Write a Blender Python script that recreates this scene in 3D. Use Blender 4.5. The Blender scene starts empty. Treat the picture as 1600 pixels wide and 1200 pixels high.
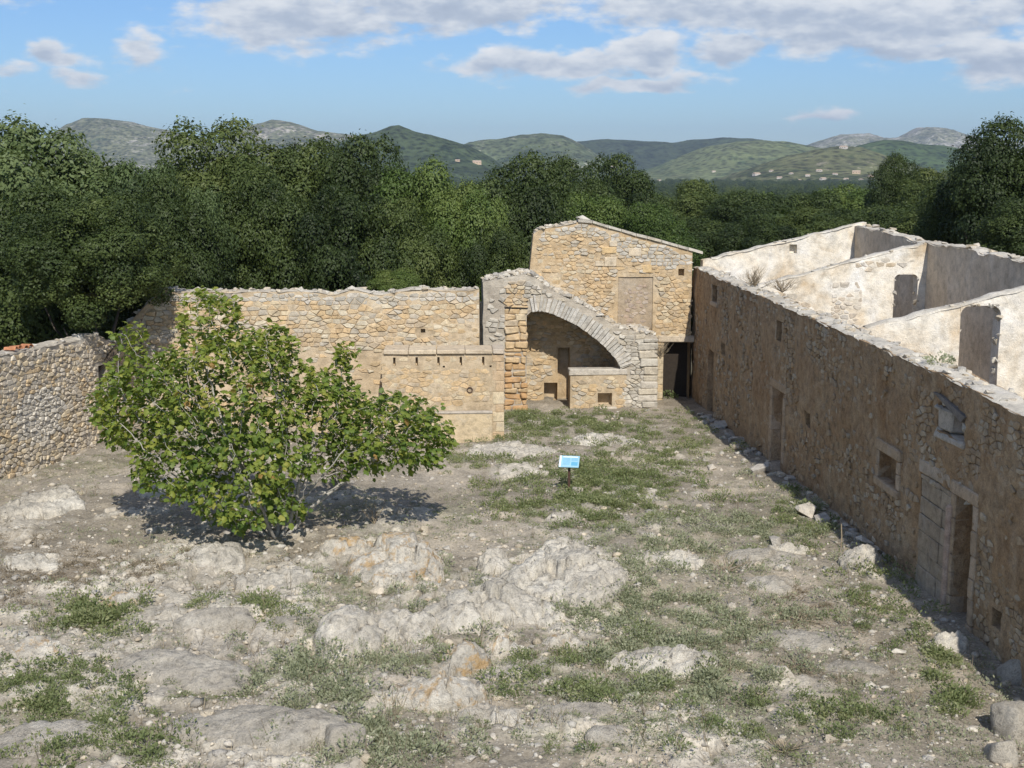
import bpy, bmesh, math, random
import numpy as np
from mathutils import Vector, Matrix, Euler

random.seed(7)
RNG = np.random.default_rng(7)
SC = bpy.context.scene
COL = SC.collection
R = math.radians

# ------------------------------------------------------------------ camera
FPX, CAMH = 2000.0, 10.0                       # focal length in photo pixels (1600 wide), eye height above the court
PITCH = math.atan(338 / FPX)
cam = bpy.data.cameras.new('camera')
cam.sensor_width = 36.0
cam.lens = 36.0 * FPX / 1600
cam.clip_start = 0.1
cam.clip_end = 40000
camo = bpy.data.objects.new('camera', cam)
camo.location = (0, 0, CAMH)
camo.rotation_euler = (math.pi / 2 - PITCH, 0, 0)
COL.objects.link(camo)
SC.camera = camo

# ------------------------------------------------------------------ node helper
class NT:
    def __init__(s, nt):
        s.nt = nt
        for n in list(nt.nodes):
            nt.nodes.remove(n)
    def n(s, t, ins=None, out=0, **attrs):
        nd = s.nt.nodes.new('ShaderNode' + t)
        for k, v in attrs.items():
            setattr(nd, k, v)
        for k, v in (ins or {}).items():
            sk = nd.inputs[k]
            if hasattr(v, 'links'):
                s.nt.links.new(v, sk)
            else:
                if sk.type == 'RGBA' and hasattr(v, '__len__') and len(v) == 3:
                    v = (*v, 1)
                sk.default_value = v
        return nd if out is None else nd.outputs[out]
    def math(s, op, a, b=0.0, c=None, clamp=False):
        ins = {0: a, 1: b}
        if c is not None:
            ins[2] = c
        return s.n('Math', ins, operation=op, use_clamp=clamp)
    def vm(s, op, a, b=(0, 0, 0), out=0):
        return s.n('VectorMath', {0: a, 1: b}, out=out, operation=op)
    def ramp(s, fac, stops, out=0):
        nd = s.nt.nodes.new('ShaderNodeValToRGB')
        cr = nd.color_ramp
        while len(cr.elements) < len(stops):
            cr.elements.new(0.5)
        for e, (p, c) in zip(cr.elements, stops):
            e.position = p
            e.color = (c, c, c, 1) if not hasattr(c, '__len__') else (*c[:3], 1)
        s.nt.links.new(fac, nd.inputs[0])
        return nd.outputs[out]
    def mr(s, v, a, b, c, d, smooth=False):
        return s.n('MapRange', {'Value': v, 'From Min': a, 'From Max': b, 'To Min': c, 'To Max': d},
                   interpolation_type='SMOOTHSTEP' if smooth else 'LINEAR')
    def mix(s, f, a, b, bt='MIX'):
        nd = s.nt.nodes.new('ShaderNodeMix')
        nd.data_type = 'RGBA'
        nd.blend_type = bt
        for idx, v in ((0, f), (6, a), (7, b)):
            if hasattr(v, 'links'):
                s.nt.links.new(v, nd.inputs[idx])
            else:
                if idx > 0 and len(v) == 3:
                    v = (*v, 1)
                nd.inputs[idx].default_value = v
        return nd.outputs[2]
    def noise(s, vec, scale, detail=4, rough=0.55, dist=0.0, out=0):
        return s.n('TexNoise', {'Vector': vec, 'Scale': scale, 'Detail': detail, 'Roughness': rough, 'Distortion': dist}, out=out)

# ------------------------------------------------------------------ sun and sky
SUN_EL, SUN_AZ = R(42), R(169.8)               # azimuth clockwise from +Y: behind the camera, a little to the right
to_sun = Vector((math.sin(SUN_AZ) * math.cos(SUN_EL), math.cos(SUN_AZ) * math.cos(SUN_EL), math.sin(SUN_EL)))
sl = bpy.data.lights.new('sun', 'SUN')
sl.energy = 4.6
sl.angle = R(0.53)
sl.color = (1.0, 0.945, 0.86)
so = bpy.data.objects.new('sun', sl)
so.rotation_euler = (-to_sun).to_track_quat('-Z', 'Y').to_euler()
so.location = to_sun * 60
COL.objects.link(so)

SKY_STRENGTH = 0.1
world = bpy.data.worlds.new('World')
SC.world = world
world.use_nodes = True
W = NT(world.node_tree)
sky = W.n('TexSky', out=None, sky_type='NISHITA', sun_disc=False, sun_elevation=SUN_EL, sun_rotation=SUN_AZ,
          altitude=30, air_density=1.0, dust_density=0.35, ozone_density=2.2)
gen = W.n('TexCoord', out=0)
sep = W.n('SeparateXYZ', {0: W.vm('NORMALIZE', gen)}, out=None)
az = W.math('ARCTAN2', sep.outputs[0], sep.outputs[1])
el = W.math('ARCSINE', sep.outputs[2])
CLOUDS = [(20, 6, 130, 24, .95), (470, 46, 200, 48, 1), (700, 20, 240, 46, 1), (520, -25, 360, 50, 1),
          (1120, 16, 270, 52, 1), (1340, 52, 270, 58, 1), (1570, 18, 130, 52, 1), (1440, 92, 190, 22, .8),
          (850, 106, 165, 28, .95), (1015, 92, 85, 36, 1), (1000, 136, 125, 16, .8), (1130, 86, 60, 30, .9),
          (1550, 113, 110, 36, 1), (125, 102, 60, 24, .85), (238, 92, 50, 38, .68), (150, 132, 60, 16, .62),
          (1275, 181, 55, 14, .66), (60, 122, 60, 12, .55)]
v0 = W.n('CombineXYZ', {0: az, 1: el, 2: 0.0})
wn = W.noise(W.vm('MULTIPLY', v0, (26, 52, 1)), 1.0, 2, .5, out=1)
vw = W.vm('ADD', v0, W.vm('MULTIPLY', W.vm('SUBTRACT', wn, (.5, .5, .5)), (.05, .022, 0)))
acc = hgt = None
for (px, py, rx, ry, st) in CLOUDS:
    c = ((px - 800) / 2028, (262 - py) / 2000, 0)
    q = W.n('VectorMath', {0: vw, 1: (2028 / rx, 2000 / ry, 0), 2: (-c[0] * 2028 / rx, -c[1] * 2000 / ry, 0)}, operation='MULTIPLY_ADD')
    d = W.mr(W.vm('LENGTH', q, out=1), 1.5, 0.0, 0.0, st, True)
    hy = W.math('MULTIPLY', W.n('SeparateXYZ', {0: q}, out=1), d)
    acc = d if acc is None else W.math('MAXIMUM', acc, d)
    hgt = hy if hgt is None else W.math('ADD', hgt, hy)
# the same broken cloud deck goes on outside the frame
gen_ = W.mr(W.noise(W.vm('MULTIPLY', v0, (3.2, 9.0, 1)), 1.0, 2, .55), .46, .66, 0, 1.0, True)
wx = W.mr(W.math('ABSOLUTE', az), .42, .55, 0, 1, True)
wy = W.mr(el, .135, .18, 0, 1, True)
wout = W.math('MULTIPLY', W.math('MAXIMUM', wx, wy), W.mr(el, .02, .06, 0, 1, True))
acc = W.math('ADD', W.math('MULTIPLY', acc, W.math('SUBTRACT', 1.0, wout)), W.math('MULTIPLY', gen_, wout))
fb = W.noise(W.vm('MULTIPLY', v0, (34, 78, 1)), 1.0, 6, .58)
fb2 = W.noise(W.vm('MULTIPLY', W.vm('ADD', v0, (.004, .011, 0)), (34, 78, 1)), 1.0, 3, .58)
d0 = W.math('ADD', acc, W.math('MULTIPLY', W.math('SUBTRACT', fb, .5), 1.25))
mask = W.mr(d0, .16, .62, 0, .96, True)
lit = W.math('ADD', W.math('MULTIPLY', W.math('SUBTRACT', fb, fb2), .9), .62)
lit = W.math('ADD', lit, W.math('MULTIPLY', W.math('SUBTRACT', hgt, 0.1), .36))
lit = W.math('ADD', lit, W.mr(d0, .4, 1.2, 0.12, -.12), clamp=True)
ccol = W.ramp(lit, [(0.0, (3.6, 4.3, 5.5)), (.42, (5.0, 5.7, 6.8)), (.68, (7.6, 8.0, 8.5)), (1.0, (9.4, 9.5, 9.6))])
skyc = W.mix(1.0, sky.outputs[0], (.64, .86, 1.18), 'MULTIPLY')
final = W.mix(mask, skyc, ccol)
bg = W.n('Background', {'Color': final, 'Strength': SKY_STRENGTH})
W.n('OutputWorld', {'Surface': bg}, out=None)

vs = SC.view_settings
vs.view_transform = 'Standard'
vs.look = 'None'
vs.exposure = 0.0
vs.gamma = 1.0
vs.use_curve_mapping = False
SC.cycles.max_bounces = 6
SC.cycles.diffuse_bounces = 3
SC.cycles.glossy_bounces = 2
SC.cycles.transmission_bounces = 3
SC.cycles.transparent_max_bounces = 4
SC.cycles.caustics_reflective = False
SC.cycles.caustics_refractive = False

# ------------------------------------------------------------------ geometry of the view: rays of the photograph meet real planes
def ray(px, py):
    a = (px - 800) / FPX
    b = -(py - 600) / FPX
    return a, math.cos(PITCH) + b * math.sin(PITCH), -math.sin(PITCH) + b * math.cos(PITCH)
def atY(px, py, Y):
    a, y, z = ray(px, py)
    t = Y / y
    return Vector((a * t, Y, CAMH + z * t))
def gz(px, py, z0=0.0):
    a, y, z = ray(px, py)
    t = (z0 - CAMH) / z
    return Vector((a * t, y * t, z0))

class Frame:
    """A vertical wall plane: u runs along it, v is height, d is out of the face."""
    def __init__(s, O, U, N):
        s.O, s.U, s.N = Vector((O[0], O[1])), Vector(U).normalized(), Vector(N).normalized()
    def P(s, u, v, d=0.0):
        q = s.O + s.U * u + s.N * d
        return (q.x, q.y, v)
    def Pn(s, u, v, d):
        return np.stack([s.O.x + s.U.x * u + s.N.x * d, s.O.y + s.U.y * u + s.N.y * d, v + 0 * u], -1)
    def uv(s, px, py):
        a, y, z = ray(px, py)
        t = (s.O.x * s.N.x + s.O.y * s.N.y) / (a * s.N.x + y * s.N.y)
        return ((a * t - s.O.x) * s.U.x + (y * t - s.O.y) * s.U.y, CAMH + z * t)
    def moved(s, d):
        return Frame(s.O + s.N * d, s.U, s.N)

WD = Vector((-.0541, .9985))                   # direction of the long right-hand range
WN = Vector((.9985, .0541))

# ------------------------------------------------------------------ noise
def _hash(ix, iy, iz, seed):
    h = (ix.astype(np.int64) * 374761393 + iy.astype(np.int64) * 668265263 + iz.astype(np.int64) * 2147483647 // 3 + seed * 974711)
    h = (h ^ (h >> 13)) * 1274126177
    h = h & 0x7fffffff
    h = (h ^ (h >> 15)) * 2246822519
    return ((h & 0xffffff) / float(0xffffff))
def vnoise(P, seed=0):
    P = np.asarray(P, float)
    i = np.floor(P)
    f = P - i
    f = f * f * f * (f * (f * 6 - 15) + 10)
    ix, iy, iz = i[..., 0], i[..., 1], i[..., 2]
    r = 0
    for dx in (0, 1):
        wx = f[..., 0] if dx else 1 - f[..., 0]
        for dy in (0, 1):
            wy = f[..., 1] if dy else 1 - f[..., 1]
            for dz in (0, 1):
                wz = f[..., 2] if dz else 1 - f[..., 2]
                r = r + wx * wy * wz * _hash(ix + dx, iy + dy, iz + dz, seed)
    return r * 2 - 1
def fbm(P, scale=1.0, oct=4, seed=0, rough=.5, ridge=False):
    P = np.asarray(P, float) * scale
    a, s, r = 1.0, 0.0, 0
    for o in range(oct):
        v = vnoise(P + 17.3 * o, seed + o)
        if ridge:
            v = 1 - 2 * np.abs(v)
        r = r + a * v
        s += a
        a *= rough
        P = P * 2.03
    return r / s
def sm(a, b, x):
    t = np.clip((x - a) / (b - a), 0, 1)
    return t * t * (3 - 2 * t)
def cells(x, y, scale, seed):
    """broken blocks: nearest and second nearest cell point, random of the cell, offset to it"""
    X_, Y_ = x * scale, y * scale
    ix, iy = np.floor(X_), np.floor(Y_)
    f1 = np.full(X_.shape, 9.0)
    f2 = np.full(X_.shape, 9.0)
    rnd_ = np.zeros(X_.shape)
    ox, oy = np.zeros(X_.shape), np.zeros(X_.shape)
    z0 = np.zeros(X_.shape)
    for dx in (-1, 0, 1):
        for dy in (-1, 0, 1):
            cx, cy = ix + dx, iy + dy
            ax = cx + _hash(cx, cy, z0, seed)
            ay = cy + _hash(cx, cy, z0 + 5, seed + 1)
            d = np.hypot(X_ - ax, Y_ - ay)
            m_ = d < f1
            f2 = np.where(m_, f1, np.minimum(f2, d))
            rnd_ = np.where(m_, _hash(cx, cy, z0 + 9, seed + 2), rnd_)
            ox, oy = np.where(m_, X_ - ax, ox), np.where(m_, Y_ - ay, oy)
            f1 = np.minimum(f1, d)
    return f2 - f1, rnd_, ox, oy
def blocks(x, y, scale, seed, tilt=.5, edge=.12):
    e, r_, ox, oy = cells(x, y, scale, seed)
    h_ = r_ + tilt * (np.sin(r_ * 40) * ox + np.cos(r_ * 57) * oy)
    return h_ * sm(0, edge, e), e, r_
def xyz(x, y, z=0.0):
    return np.stack([x, y, np.zeros_like(x) + z], -1)

# ------------------------------------------------------------------ objects
WLOC = {}
def put(name, mesh, parent=None, loc=(0, 0, 0)):
    o = bpy.data.objects.new(name, mesh)
    COL.objects.link(o)
    l = Vector(loc)
    if parent is not None:
        o.parent = parent
        o.location = l - WLOC[parent.name]
    else:
        o.location = l
    WLOC[o.name] = l
    return o
def tag(o, label=None, cat=None, group=None, kind=None):
    if label:
        o['label'] = label
    if cat:
        o['category'] = cat
    if group:
        o['group'] = group
    if kind:
        o['kind'] = kind
    return o
def thing(name, label, cat, loc, group=None):
    return tag(put(name, None, None, loc), label, cat, group, 'thing')
def mesh(name, verts, faces, mat, col=None, smooth=False):
    me = bpy.data.meshes.new(name)
    V = np.asarray(verts, np.float32).reshape(-1, 3)
    if isinstance(faces, np.ndarray):
        k = faces.shape[1]
        me.vertices.add(len(V))
        me.vertices.foreach_set('co', V.ravel())
        me.loops.add(faces.size)
        me.loops.foreach_set('vertex_index', faces.astype(np.int32).ravel())
        me.polygons.add(len(faces))
        me.polygons.foreach_set('loop_start', np.arange(0, faces.size, k, dtype=np.int32))
        me.update(calc_edges=True)
    else:
        me.from_pydata(V.tolist(), [], faces)
    if col is not None:
        c = np.asarray(col, np.float32)
        if c.ndim == 1:
            c = np.tile(c[:3], (len(V), 1))
        c4 = np.ones((len(V), 4), np.float32)
        c4[:, :3] = c[:, :3]
        at = me.color_attributes.new('Col', 'FLOAT_COLOR', 'POINT')
        at.data.foreach_set('color', c4.ravel())
    if smooth:
        me.polygons.foreach_set('use_smooth', np.ones(len(me.polygons), bool))
    if mat is not None:
        me.materials.append(mat)
    return me
BOXF = [(0, 1, 2, 3), (7, 6, 5, 4), (0, 4, 5, 1), (1, 5, 6, 2), (2, 6, 7, 3), (3, 7, 4, 0)]
def box_verts(fr, u0, u1, v0, v1, d0, d1, jit=0.0):
    vs_ = [fr.P(u, v, d) for d in (d0, d1) for (u, v) in ((u0, v0), (u1, v0), (u1, v1), (u0, v1))]
    return [tuple(c + random.uniform(-jit, jit) for c in p) for p in vs_]
def add_box(name, parent, fr, u0, u1, v0, v1, d0, d1, mat, col=None, jit=.012, bevel=.02):
    vs_ = np.array(box_verts(fr, u0, u1, v0, v1, d0, d1, jit))
    c = vs_.mean(0)
    bm = bmesh.new()
    b = [bm.verts.new(p - c) for p in vs_]
    for f in BOXF:
        bm.faces.new([b[i] for i in f])
    if bevel:
        bmesh.ops.bevel(bm, geom=bm.edges[:], offset=bevel, segments=1, affect='EDGES')
    me = bpy.data.meshes.new(name)
    bm.to_mesh(me)
    bm.free()
    if col is not None:
        at = me.color_attributes.new('Col', 'FLOAT_COLOR', 'POINT')
        at.data.foreach_set('color', np.tile(np.array([*col, 1], np.float32), len(me.vertices)))
    me.materials.append(mat)
    return put(name, me, parent, c)

# ------------------------------------------------------------------ materials
def material(name):
    m = bpy.data.materials.new(name)
    m.use_nodes = True
    return m, NT(m.node_tree)
def finish(N, col, rough=.9, bump=None, bstr=.5, bdist=.02, spec=.2, extra=None):
    ins = {'Base Color': col, 'Roughness': rough, 'Specular IOR Level': spec}
    if bump is not None:
        ins['Normal'] = N.n('Bump', {'Height': bump, 'Strength': bstr, 'Distance': bdist})
    ins.update(extra or {})
    b = N.n('BsdfPrincipled', ins)
    N.n('OutputMaterial', {'Surface': b}, out=None)

def mat_stone(name, lichen=.35, grain=1.0):
    m, N = material(name)
    pos = N.n('NewGeometry', out=0)
    c = N.n('Attribute', out=0, attribute_name='Col')
    n1 = N.noise(pos, 5 * grain, 5, .6)
    n2 = N.noise(pos, 28 * grain, 4, .6)
    c = N.mix(1, c, N.ramp(n1, [(.25, .62), (.5, 1.0), (.75, 1.22)]), 'MULTIPLY')
    c = N.mix(1, c, N.ramp(n2, [(.25, .72), (.5, 1.0), (.8, 1.2)]), 'MULTIPLY')
    li = N.ramp(N.noise(pos, 2.3, 7, .68, .4), [(.5, 0), (.66, lichen)])
    c = N.mix(li, c, (.47, .45, .40))
    dk = N.ramp(N.noise(N.vm('ADD', pos, (9, 4, 2)), 3.1, 8, .7), [(.56, 0), (.74, .55)])
    c = N.mix(dk, c, (.17, .145, .115))
    h = N.math('ADD', N.math('MULTIPLY', n1, .6), n2)
    finish(N, c, .93, h, .75, .03)
    return m
STONE = mat_stone('rubble_stone')
ASHLAR = mat_stone('weathered_block', .25)

def mat_mortar(name, c1, c2, c3, lich=.3):
    m, N = material(name)
    pos = N.n('NewGeometry', out=0)
    big = N.noise(pos, .55, 6, .62, .5)
    mid = N.noise(pos, 3.2, 7, .65)
    fine = N.noise(pos, 30, 4, .6)
    c = N.ramp(big, [(.32, c1), (.52, c2), (.7, c3)])
    c = N.mix(1, c, N.ramp(mid, [(.25, .62), (.5, 1.0), (.78, 1.25)]), 'MULTIPLY')
    c = N.mix(1, c, N.ramp(fine, [(.2, .75), (.5, 1.0), (.8, 1.2)]), 'MULTIPLY')
    sp = N.n('TexVoronoi', {'Vector': N.vm('ADD', pos, N.vm('MULTIPLY', N.noise(pos, 6, 2, out=1), (.12, .12, .12))), 'Scale': 5.5}, out=None)
    rnd = N.n('SeparateColor', {0: sp.outputs[1]}, out=0)
    stn = N.math('MULTIPLY', N.ramp(sp.outputs[0], [(.18, 1), (.36, 0)]), N.ramp(rnd, [(.62, 0), (.7, lich)]))
    c = N.mix(stn, c, (.43, .39, .33))
    h = N.math('ADD', N.math('ADD', N.math('MULTIPLY', mid, 1.2), N.math('MULTIPLY', fine, .5)), N.math('MULTIPLY', stn, .5))
    finish(N, c, .95, h, .8, .05)
    return m
MORTAR = mat_mortar('lime_mortar', (.41, .32, .205), (.52, .415, .28), (.59, .50, .365), .25)
MORTAR_O = mat_mortar('ochre_mortar', (.46, .33, .185), (.52, .405, .26), (.57, .48, .35), .4)
MORTAR_G = mat_mortar('grey_mortar', (.36, .315, .255), (.47, .42, .34), (.56, .52, .44), .3)
def mat_shaded_render():
    m, N = material('brown_render')
    pos = N.n('NewGeometry', out=0)
    st = N.vm('MULTIPLY', pos, (1.6, 1.6, .45))
    big = N.noise(pos, .5, 6, .65, .6)
    streak = N.noise(st, 1.6, 6, .65, .3)
    mid = N.noise(pos, 4, 7, .7)
    fine = N.noise(pos, 26, 5, .65)
    c = N.ramp(big, [(.3, (.31, .20, .11)), (.46, (.37, .265, .165)), (.58, (.41, .31, .205)), (.72, (.44, .36, .26))])
    c = N.mix(N.ramp(streak, [(.52, 0), (.68, .55)]), c, (.46, .38, .28))
    c = N.mix(N.ramp(N.noise(N.vm('ADD', pos, (4, 4, 4)), 1.3, 7, .7), [(.56, 0), (.72, .45)]), c, (.26, .19, .125))
    c = N.mix(1, c, N.ramp(mid, [(.28, .5), (.5, 1.0), (.75, 1.35)]), 'MULTIPLY')
    c = N.mix(1, c, N.ramp(fine, [(.25, .6), (.5, 1.0), (.78, 1.3)]), 'MULTIPLY')
    c = N.mix(1, c, (1.04, .98, .90), 'MULTIPLY')
    h = N.math('ADD', N.math('MULTIPLY', mid, 1.4), N.math('MULTIPLY', fine, .5))
    finish(N, c, .96, h, 1.0, .07)
    return m
BROWN = mat_shaded_render()
WHITE = mat_mortar('old_whitewash', (.58, .46, .31), (.75, .69, .58), (.80, .78, .73), .15)
WHITE2 = mat_mortar('bleached_mortar', (.46, .41, .33), (.55, .51, .43), (.62, .58, .51), .3)
GREYPL = mat_mortar('grey_plaster', (.50, .41, .30), (.62, .53, .41), (.68, .60, .49), .1)
PINKPL = mat_mortar('brown_plaster', (.33, .255, .175), (.40, .32, .225), (.45, .385, .30), .3)

def mat_simple(name, col, rough=.7, nsc=8, amt=.3, bstr=.3, spec=.3):
    m, N = material(name)
    pos = N.n('NewGeometry', out=0)
    n = N.noise(pos, nsc, 5, .6)
    c = N.mix(1, col, N.ramp(n, [(.25, 1 - amt), (.75, 1 + amt)]), 'MULTIPLY')
    finish(N, c, rough, n, bstr, .01, spec)
    return m
TERRA = mat_simple('terracotta', (.45, .20, .10), .85)
IRON = mat_simple('rusty_iron', (.09, .05, .035), .8, 40)
DOORSHADE = mat_simple('doorway_shade_dark', (.035, .027, .02), .85, 12)  # near-black tone that stands for shade inside the gable doorway

def mat_rock(name, lichen, tint=(1, 1, 1)):
    m, N = material(name)
    pos = N.n('NewGeometry', out=0)
    big = N.noise(pos, .8, 6, .62, .3)
    mid = N.noise(pos, 4.5, 8, .7, .2)
    fine = N.noise(pos, 34, 5, .68)
    c = N.ramp(big, [(.32, (.47, .435, .365)), (.48, (.62, .57, .475)), (.64, (.73, .685, .585))])
    c = N.mix(1, c, tint, 'MULTIPLY')
    c = N.mix(1, c, N.ramp(mid, [(.3, .5), (.48, 1.0), (.75, 1.18)]), 'MULTIPLY')
    c = N.mix(1, c, N.ramp(fine, [(.3, .66), (.5, 1), (.75, 1.16)]), 'MULTIPLY')
    gl_ = N.ramp(N.noise(N.vm('ADD', pos, (1, 2, 8)), 7, 7, .72), [(.54, 0), (.66, .55)])
    c = N.mix(gl_, c, (.28, .265, .235))
    lo = N.ramp(N.noise(N.vm('ADD', pos, (3, 7, 1)), 2.4, 8, .75, .3), [(.50, 0), (.60, lichen)])
    c = N.mix(lo, c, (.50, .315, .12))
    rg = N.noise(pos, 2.2, 9, .72, .8)
    h = N.math('ADD', N.math('MULTIPLY', mid, 1.3), N.math('MULTIPLY', fine, .3))
    h = N.math('ADD', h, N.math('MULTIPLY', N.math('ABSOLUTE', N.math('SUBTRACT', rg, .5)), 1.6))
    finish(N, c, .95, h, 1.0, .08)
    return m
ROCK = mat_rock('limestone', 0.0)
ROCKG = mat_rock('grey_limestone', 0.0, (.76, .75, .74))
ROCKL = mat_rock('lichened_limestone', .75)

m, N = material('court_ground')
pos = N.n('NewGeometry', out=0)
c = N.n('Attribute', out=0, attribute_name='Col')
n1 = N.noise(pos, 2.2, 8, .68)
n2 = N.noise(pos, 14, 6, .7)
vor = N.n('TexVoronoi', {'Vector': pos, 'Scale': 16.0, 'Randomness': 1.0}, out=None)
vr = N.n('SeparateColor', {0: vor.outputs[1]}, out=0)
peb = N.math('MULTIPLY', N.ramp(vor.outputs[0], [(.25, 1), (.42, 0)]), N.ramp(vr, [(.7, 0), (.74, 1)]))
c = N.mix(1, c, N.ramp(n1, [(.25, .68), (.5, 1), (.75, 1.25)]), 'MULTIPLY')
c = N.mix(1, c, N.ramp(n2, [(.28, .5), (.5, 1), (.72, 1.35)]), 'MULTIPLY')
c = N.mix(N.math('MULTIPLY', peb, .8), c, (.50, .465, .40))
h = N.math('ADD', N.math('ADD', N.math('MULTIPLY', n2, .8), N.math('MULTIPLY', n1, .6)), N.math('MULTIPLY', peb, .5))
finish(N, c, .96, h, .8, .05)
GROUND = m

def mat_leaf(name, ramp, trans=.25, spec=.3, rough=.55, var=.5, pscale=.35):
    """foliage: colour varies by clump (noise) and leaf (attribute)"""
    m, N = material(name)
    pos = N.n('NewGeometry', out=0)
    a = N.n('Attribute', out=0, attribute_name='Col')
    oi = N.n('ObjectInfo', out=5)
    r = N.n('SeparateColor', {0: a}, out=0)
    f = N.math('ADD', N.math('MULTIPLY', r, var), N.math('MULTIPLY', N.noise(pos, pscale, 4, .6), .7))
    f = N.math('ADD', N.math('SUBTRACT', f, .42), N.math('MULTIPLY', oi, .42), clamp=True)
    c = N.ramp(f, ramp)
    b = N.n('BsdfPrincipled', {'Base Color': c, 'Roughness': rough, 'Specular IOR Level': spec})
    t = N.n('BsdfTranslucent', {'Color': N.mix(1, c, (1.25, 1.25, .6), 'MULTIPLY')})
    N.n('OutputMaterial', {'Surface': N.n('MixShader', {0: trans, 1: b, 2: t})}, out=None)
    return m
OAK = mat_leaf('holm_oak_leaf', [(.0, (.020, .034, .010)), (.35, (.058, .085, .023)), (.65, (.105, .138, .038)), (1, (.18, .20, .068))], .26)
OAKM = mat_leaf('mid_oak_leaf', [(.0, (.032, .055, .014)), (.35, (.082, .130, .030)), (.65, (.135, .185, .047)), (1, (.21, .24, .075))], .26)
CAROB = mat_leaf('pale_tree_leaf', [(.0, (.045, .070, .026)), (.35, (.105, .150, .052)), (.65, (.165, .21, .085)), (1, (.24, .27, .125))], .28)
FAROAK = mat_leaf('far_wood_leaf', [(.0, (.030, .050, .015)), (.35, (.068, .100, .029)), (.65, (.110, .146, .043)), (1, (.18, .20, .07))], .28, pscale=.02)
FIG = mat_leaf('fig_leaf', [(0, (.10, .168, .034)), (.32, (.19, .255, .048)), (.62, (.295, .33, .064)), (.87, (.40, .37, .088)), (1, (.37, .23, .078))], .42, .35, .5, .75, .6)
WEED = mat_leaf('weed_leaf', [(0, (.11, .15, .06)), (.5, (.19, .23, .10)), (1, (.31, .325, .17))], .35, .2, .6, .9, 1.2)
SAGE = mat_leaf('sage_weed_leaf', [(0, (.17, .195, .12)), (.5, (.26, .285, .18)), (1, (.39, .40, .28))], .3, .2, .7, .9, 1.2)
STRAW = mat_leaf('dry_weed_leaf', [(0, (.16, .13, .095)), (.5, (.26, .215, .155)), (1, (.40, .345, .25))], .2, .1, .8, .8, 1.2)
BARK = mat_simple('pale_fig_bark', (.40, .375, .33), .9, 14, .35, .6)
BARKD = mat_simple('dark_bark', (.10, .08, .06), .95, 9, .35, .8)
TWIG = mat_simple('dry_twig', (.30, .245, .17), .9, 20, .35, .3)

def mat_hill(name, rock_amt, forest, scrub, rockc):
    m, N = material(name)
    pos = N.n('NewGeometry', out=0)
    n1 = N.noise(pos, .0032, 9, .68, .4)
    n2 = N.noise(pos, .02, 7, .75)
    f = N.mr(N.math('ADD', N.math('MULTIPLY', n1, .5), N.math('MULTIPLY', n2, .5)), .32, .68, 0, 1)
    c = N.ramp(f, [(.28, forest), (.46, scrub), (.50 + (1 - rock_amt) * .3, scrub), (.62 + (1 - rock_amt) * .36, rockc)])
    dots = N.n('TexVoronoi', {'Vector': pos, 'Scale': .045}, out=0)
    c = N.mix(1, c, N.ramp(dots, [(.15, .4), (.6, 1.25)]), 'MULTIPLY')
    c = N.mix(1, c, N.ramp(N.noise(N.vm('MULTIPLY', pos, (.5, .5, 3)), .012, 6, .7), [(.3, .65), (.7, 1.4)]), 'MULTIPLY')
    c = N.mix(1, c, (1.08, 1.08, 1.08), 'MULTIPLY')
    finish(N, c, 1.0, n2, .8, 18, 0)
    return m

# ------------------------------------------------------------------ the ground: one sheet from the camera's foot to the horizon
P0 = gz(1480, 955)
FR_RIGHT = Frame((P0.x, P0.y), WD, -WN)
def base_h(x, y):
    r = np.hypot(x, y)
    z = -.5 * sm(36, 55, y) * sm(-15, -5, x)
    z = z - .25 * sm(7.5, 10, x) * (1 - sm(22, 27, y))
    z = z - 30 * (1 - np.exp(-np.maximum(r - 62, 0) / 700))
    return z
def gp(px, py):
    p = gz(px, py)
    for _ in range(4):
        p = gz(px, py, float(base_h(np.array([p.x]), np.array([p.y]))[0]))
    return p
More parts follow.
